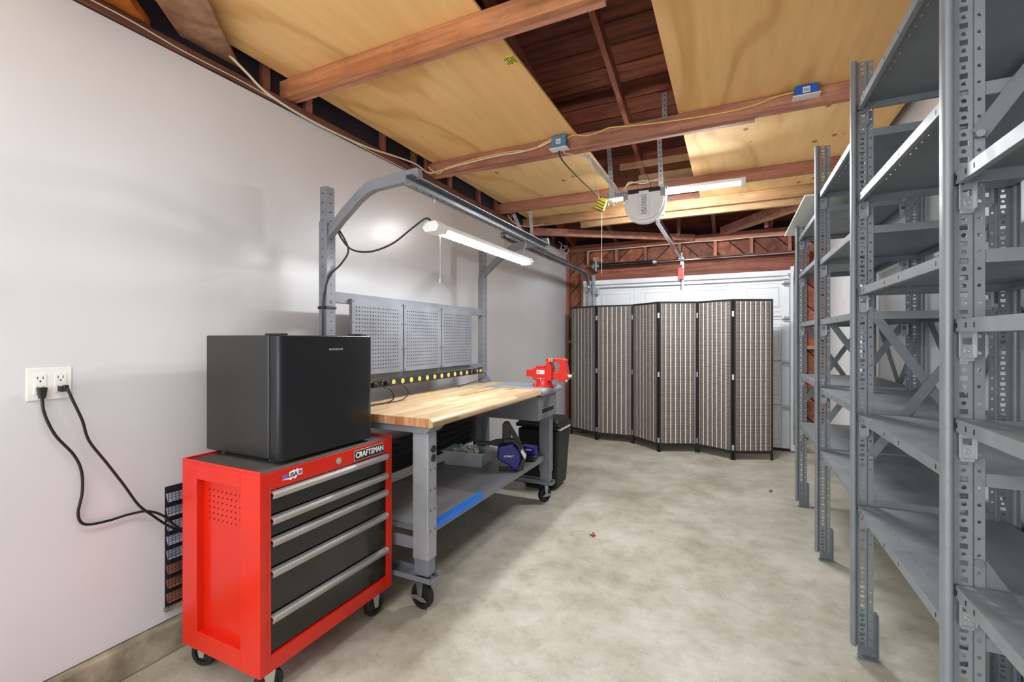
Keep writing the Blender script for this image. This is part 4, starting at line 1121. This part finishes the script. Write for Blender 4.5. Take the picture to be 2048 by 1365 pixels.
# pull cord with yellow weight
pc = thing('pull_cord', 'white pull cord hanging from a yellow and black striped block', 'cord', (-1.07, 4.1, 2.6))
T = Matrix.Translation((-1.06, 4.08, 2.565)) @ Matrix.Rotation(.35, 4, 'Y')
MB(T).box(-.04, .04, -.02, .02, -.06, .045).build('striped_block', 'yellow', pc, bev=.004)
for k in range(4):
    MB(T).add([(-.041, -.0215, .02-k*.026), (.041, -.0215, .005-k*.026), (.041, -.0215, -.002-k*.026), (-.041, -.0215, .013-k*.026)], [(0, 1, 2, 3)]).build('stripe', 'ink', pc)
MB().tube([(-1.06, 4.08, 2.52), (-1.062, 4.08, 1.93)], .0028, 6).build('string', 'cordw', pc)
MB().cyl((-1.062, 4.08, 2.06), (-1.062, 4.08, 2.035), .006, n=8).build('knot', 'cordw', pc)
m = MB().ring((-.975, 4.08, 2.545), (0, 1, 0), .022, .027, .004); m.cyl((-.95, 4.08, 2.55), (-.93, 4.08, 2.555), .006, n=8)
m.build('key_ring', 'galv', pc)
# torsion spring
ts = thing('torsion_spring', 'black torsion spring on a steel rod above the garage door', 'spring', (-.5, 6.3, 2.36))
MB().cyl((-1.83, 6.3, 2.36), (.72, 6.3, 2.36), .0125, n=14).build('rod', 'chrome', ts, smooth=True)
m = MB(); n = 46
pts = []
for k in range(n*8+1):
    a = k*2*pi/8; pts.append((-1.68+.74*k/(n*8), 6.3+.025*math.cos(a), 2.36+.025*math.sin(a)))
m.tube(pts, .0072, 5).build('spring', 'black', ts, smooth=True)
MB().cyl((-1.70, 6.3, 2.36), (-1.67, 6.3, 2.36), .036, n=16).build('winding_cone', 'galv', ts, bev=.003)
MB().cyl((-.95, 6.3, 2.36), (-.90, 6.3, 2.36), .033, .028, 16).build('winding_cone', 'galv', ts, bev=.003)
MB().cyl((-1.765, 6.3, 2.36), (-1.725, 6.3, 2.36), .05, .055, 20).build('cable_drum', 'galv', ts, bev=.004)
MB().box(-1.72, -1.70, 6.25, 6.383, 2.28, 2.44).build('bearing_plate', 'galv', ts, bev=.002)
MB().box(-1.775, -1.69, 6.35, 6.384, 2.42, 2.49).build('wood_block', 'wXt', ts, bev=.002)
MB().box(-.61, -.59, 6.32, 6.384, 2.30, 2.42).build('bearing_plate', 'galv', ts, bev=.002)
# tracks
def track(x, s, y0, label):
    t = thing('door_track', label, 'track', (x, 6.28, 0))
    R_ = .30; zt = 2.235; yv = 6.27
    path = [(yv, .1), (yv, zt-R_)]
    for k in range(1, 9):
        a = k/8*pi/2; path.append((yv-R_+R_*math.cos(a), zt-R_+R_*math.sin(a)))
    path.append((y0, zt))
    # C section swept
    sec = [(-.018, -.024), (-.018, .024), (-.012, .024), (-.012, -.018), (.014, -.018), (.014, .0), (.020, 0), (.020, -.024)]
    m = MB(); vs = []; fs = []
    for i, (yy, zz) in enumerate(path):
        a0 = Vector((path[min(i+1, len(path)-1)][0]-path[max(i-1, 0)][0], path[min(i+1, len(path)-1)][1]-path[max(i-1, 0)][1])).normalized()
        nrm = Vector((-a0.y, a0.x))
        for u, v in sec: vs.append((x+s*u, yy+nrm.x*v, zz+nrm.y*v))
    k = len(sec)
    for i in range(len(path)-1):
        for j in range(k): fs.append((i*k+j, i*k+(j+1) % k, (i+1)*k+(j+1) % k, (i+1)*k+j))
    fs.append(tuple(range(k))); fs.append(tuple(range((len(path)-1)*k, len(path)*k)))
    o = m.add(vs, fs).build('rail', 'galv', t); smooth_by_angle(o, .5)
    for z in (.3, .9, 1.5, 2.05): MB().box(min(x, x+s*-.04), max(x, x+s*-.04), yv-.02, 6.40, z, z+.05).build('bracket', 'galv', t, bev=.001)
    return t
t = track(-1.80, 1, 3.6, 'galvanised left door track curving up along the white wall')
MB().box(-1.845, -1.84, 3.62, 5.9, 2.235, 2.285).box(-1.845, -1.80, 3.62, 5.9, 2.283, 2.287).build('stiffener_angle', 'galv', t)
strap(t, (-1.85, 4.36, 2.26), (-1.88, 4.36, 2.68)); strap(t, (-1.90, 4.38, 2.28), (-2.08, 4.38, 2.66))
MB().box(-1.79, -1.74, 6.335, 6.395, .15, 2.24).build('flag_angle', 'galv', t, bev=.001)
MB().box(-1.77, -1.68, 6.30, 6.345, 1.96, 2.05).build('top_roller_bracket', 'galv', t, bev=.003)
t = track(.66, -1, 5.2, 'galvanised right door track beside the far shelving post')
MB().box(.62, .69, 6.33, 6.395, .02, 2.20).build('flag_angle', 'door', t, bev=.001)

# ================================================================== ELECTRICS
def jbox(x0, x1, y, z0, z1, mat, label, plate=True):
    j = thing('junction_box', label, 'electrical box', ((x0+x1)/2, y, z0))
    MB().box(x0, x1, y-.05, y, z0, z1).build('box', mat, j, bev=.004)
    MB().box(x0-.012, x1+.012, y-.062, y+.012, z0-.006, z0).build('cover_plate', 'white', j, bev=.002)
    l_ = MB().box((x0+x1)/2-.018, (x0+x1)/2+.016, y-.0508, y-.05, (z0+z1)/2-.016, (z0+z1)/2+.016).build('barcode_label', 'label', j)
    m = MB()
    for k in range(6): m.box((x0+x1)/2-.013+k*.0045, (x0+x1)/2-.011+k*.0045, y-.0512, y-.0508, (z0+z1)/2-.010, (z0+z1)/2+.008)
    stuff(m.build('bars', 'ink', l_))
    return j
j1 = jbox(-1.135, -1.03, 3.05, 2.665, 2.752, 'blue2', 'faded grey-blue junction box on the joist above the opener')
j2 = jbox(.315, .425, 3.05, 2.700, 2.790-.035, 'blue', 'bright blue junction box on the joist near the shelving')
j2.location.z -= .0
cy = 3.045
cord('yellow_cable', [(-1.03, cy-.01, 2.735), (-.97, cy-.01, 2.745), (-.90, cy-.005, 2.728), (-.80, cy-.005, 2.735), (-.74, cy-.005, 2.75), (-.62, cy-.005, 2.738), (-.45, cy-.005, 2.722), (-.2, cy-.005, 2.708), (0, cy-.005, 2.705), (.13, cy-.005, 2.715), (.22, cy-.008, 2.735), (.315, cy-.012, 2.74)], .005, 'cordy', 'yellow cable stapled along the joist between both junction boxes')
cord('white_cable', [(XL+.03, 1.35, 2.73), (XL+.03, 1.48, 2.67), (XL+.022, 1.62, 2.62), (XL+.02, 1.9, 2.598), (XL+.02, 2.3, 2.612), (XL+.02, 2.62, 2.655), (XL+.02, 2.85, 2.68), (XL+.03, 3.0, 2.66), (XL+.12, cy-.01, 2.675), (-1.9, cy-.01, 2.69), (-1.6, cy-.01, 2.705), (-1.4, cy-.01, 2.70), (-1.25, cy-.01, 2.71), (-1.14, cy-.015, 2.735)], .0065, 'cordw', 'white cable running up the left plate and along the second joist')
cord('cream_cable', [(XL+.04, 2.98, 2.70), (XL+.10, cy-.012, 2.655), (XL+.2, cy-.012, 2.69), (-1.7, cy-.012, 2.715), (-1.45, cy-.012, 2.715), (-1.3, cy-.012, 2.70), (-1.2, cy-.015, 2.73), (-1.14, cy-.02, 2.748)], .005, 'cordy', 'cream cable curling off the plate end of the second joist')
cord('thin_white_cable', [(XL+.014, .2, 2.632), (XL+.015, .75, 2.628), (XL+.015, 1.0, 2.630), (XL+.015, 1.2, 2.618), (XL+.015, 1.45, 2.62), (XL+.016, 1.7, 2.612), (XL+.016, 2.1, 2.603), (XL+.016, 2.6, 2.60), (XL+.016, 3.3, 2.60)], .0026, 'cordw', 'thin white cable tacked along the dark plate at the wall top')
cord('black_drop_cord', [(-1.09, 3.04, 2.66), (-1.088, 3.06, 2.62), (-1.07, 3.2, 2.585), (-1.08, 3.6, 2.60), (-1.07, 3.95, 2.61), (-1.06, 4.08, 2.61)], .005, 'cordb', 'black cord dropping from the grey-blue box to the striped block')
cord('white_drop_cord', [(-1.055, 3.04, 2.66), (-1.055, 3.05, 2.64), (-1.02, 3.09, 2.64), (-.93, 3.22, 2.635), (-.97, 3.5, 2.60), (-1.04, 3.9, 2.585), (-1.085, 4.06, 2.59)], .003, 'cordw', 'thin white cord hanging behind the diagonal opener strap')
cord('cable_coil', [(-2.12, 5.9, 2.66), (-2.10, 5.95, 2.62), (-2.14, 6.0, 2.56), (-2.10, 6.1, 2.60), (-2.15, 6.15, 2.66), (-2.08, 6.2, 2.60), (-2.14, 6.25, 2.55), (-2.10, 6.1, 2.54), (-2.13, 6.0, 2.61), (-2.09, 6.15, 2.65), (-2.15, 6.22, 2.6)], .004, 'cordw', 'grey tangle of cable in the far top left corner')
cord('plate_cable', [(-1.86, 6.39, 2.36), (-1.865, 6.40, 2.5), (-1.86, 6.405, 2.575), (-1.8, 6.41, 2.592), (-1.2, 6.41, 2.593), (-.5, 6.41, 2.60), (-.1, 6.41, 2.592), (.2, 6.41, 2.598), (.6, 6.41, 2.59)], .005, 'cordw', 'pale cable running along the plate above the garage door')
cord('corner_cable', [(-2.16, 4.4, 2.66), (-2.13, 4.5, 2.60), (-2.08, 4.62, 2.585), (-1.98, 4.72, 2.60), (-1.90, 4.8, 2.63)], .005, 'cordw', 'short white cable looping by the track strap')
o = MB().box(-1.045, -.985, 2.06, 2.135, 2.7545, 2.7565).build('yellow_note', 'yellow', org=(-1.01, 2.1, 2.755))
tag(o, 'yellow note with black handwriting stuck on the plywood edge', 'note')
m = MB()
for i in range(5):
    for k in range(5):
        if R.random() < .85: m.box(-1.038+i*.011, -1.031+i*.011, 2.068+k*.012, 2.074+k*.012+R.uniform(0, .003), 2.7538, 2.7544)
stuff(m.build('handwriting', 'ink', o, org=tuple(o['_w'])))
# wall outlet
wo = thing('wall_outlet', 'white double wall outlet plate on the left wall', 'outlet', (XL, .77, 1.19))
MB().box(XL, XL+.006, .709, .829, 1.132, 1.246).build('face_plate', 'white', wo, bev=.002)
for y in (.743, .797):
    r = MB().box(XL+.006, XL+.009, y-.017, y+.017, 1.155, 1.224).build('receptacle', 'white', wo, bev=.002)
    m = MB()
    for z in (1.172, 1.207):
        m.box(XL+.009, XL+.0095, y-.008, y-.006, z-.001, z+.008).box(XL+.009, XL+.0095, y+.006, y+.008, z-.001, z+.008).cyl((XL+.009, y, z-.008), (XL+.0095, y, z-.008), .0028, n=8)
    m.build('slots', 'ink', r)
def wallcord(label, y, plug, pts):
    c = thing('power_lead', label, 'cord', (XL+.02, y, 1.16))
    plug.build('plug', 'blackmat', c, bev=.003)
    MB().tube(spline(pts), .0048, 10).build('cable', 'cordb', c, smooth=True)
wallcord('black power cord from the left socket, bending low above the vent', .743,
         MB().prism([(-.013, 0), (.013, 0), (.009, -.028), (.006, -.04), (-.006, -.04), (-.009, -.028)], (XL+.01, .743, 1.178), (0, 1, 0), (0, 0, 1), (.022, 0, 0)),
         [(XL+.021, .743, 1.142), (XL+.025, .748, 1.085), (XL+.03, .775, 1.005), (XL+.03, .825, .925), (XL+.028, .848, .86), (XL+.025, .852, .78), (XL+.02, .842, .70), (XL+.02, .862, .655), (XL+.02, .93, .643), (XL+.02, 1.0, .644), (XL+.03, 1.06, .638), (XL+.045, 1.11, .605), (XL+.06, 1.17, .53), (XL+.06, 1.26, .48)])
wallcord('black power cord from the right socket, running straight down behind the chest', .797,
         MB().box(XL+.01, XL+.035, .787, .807, 1.158, 1.178).box(XL+.03, XL+.05, .792, .806, 1.162, 1.182),
         [(XL+.05, .80, 1.172), (XL+.055, .812, 1.13), (XL+.055, .84, 1.05), (XL+.05, .862, .97), (XL+.05, .915, .875), (XL+.05, .97, .775), (XL+.05, 1.02, .68), (XL+.05, 1.07, .62), (XL+.05, 1.13, .555), (XL+.05, 1.20, .50), (XL+.05, 1.28, .46)])
# vent opening with mesh over the wall
vt = thing('wall_vent', 'dark mesh covered vent low in the left wall behind the chest', 'vent', (XL, 1.3, .45))
MB().box(XL+.0005, XL+.002, 1.14, 1.50, .19, .71).build('vent_cavity', 'dark', vt)  # flat sheet; the shade inside the opening is its colour
mv = plain('blue_grey_louver', (188, 198, 228), .4, .2, var=.3, vs=8); mv2 = plain('rusty_louver', (150, 98, 74), .6, .1, var=.3, vs=8)
for k in range(8):
    MB().bar((XL+.008, 1.145, .23+k*.062), (XL+.008, 1.495, .23+k*.062), .004, .042, (-.5, 0, 1)).build('louver', mv if k > 2 else mv2, vt)
m = MB()
for k in range(46):
    z = .20+k*.011
    m.bar((XL+.017, 1.14, z), (XL+.017, 1.50, z), .0014, .0014)
for k in range(26):
    y = 1.145+k*.014
    m.bar((XL+.0185, y, .19), (XL+.0185, y, .70), .0014, .0014, (1, 0, 0))
stuff(m.build('wire_mesh', 'ink', vt))
MB().box(XL, XL+.022, 1.135, 1.50, .178, .192).build('sill', 'curb', vt)
# floor debris
for i, (x, y, s_) in enumerate(((-.86, 3.07, .022), (.30, 4.62, .020))):
    m = MB(); 
    for k in range(5):
        a = R.uniform(0, 6.28); m.bar((x, y, .006), (x+s_*math.cos(a), y+s_*math.sin(a), .006+R.uniform(0, .012)), .008, .006)
    tag(m.build('plastic_scrap', 'darkred', org=(x, y, 0)), ('small red plastic scrap on the floor in front of the bench', 'small red plastic scrap on the floor near the farthest shelf post')[i], 'scrap')
for o in bpy.data.objects:
    if '_w' in o: del o['_w']
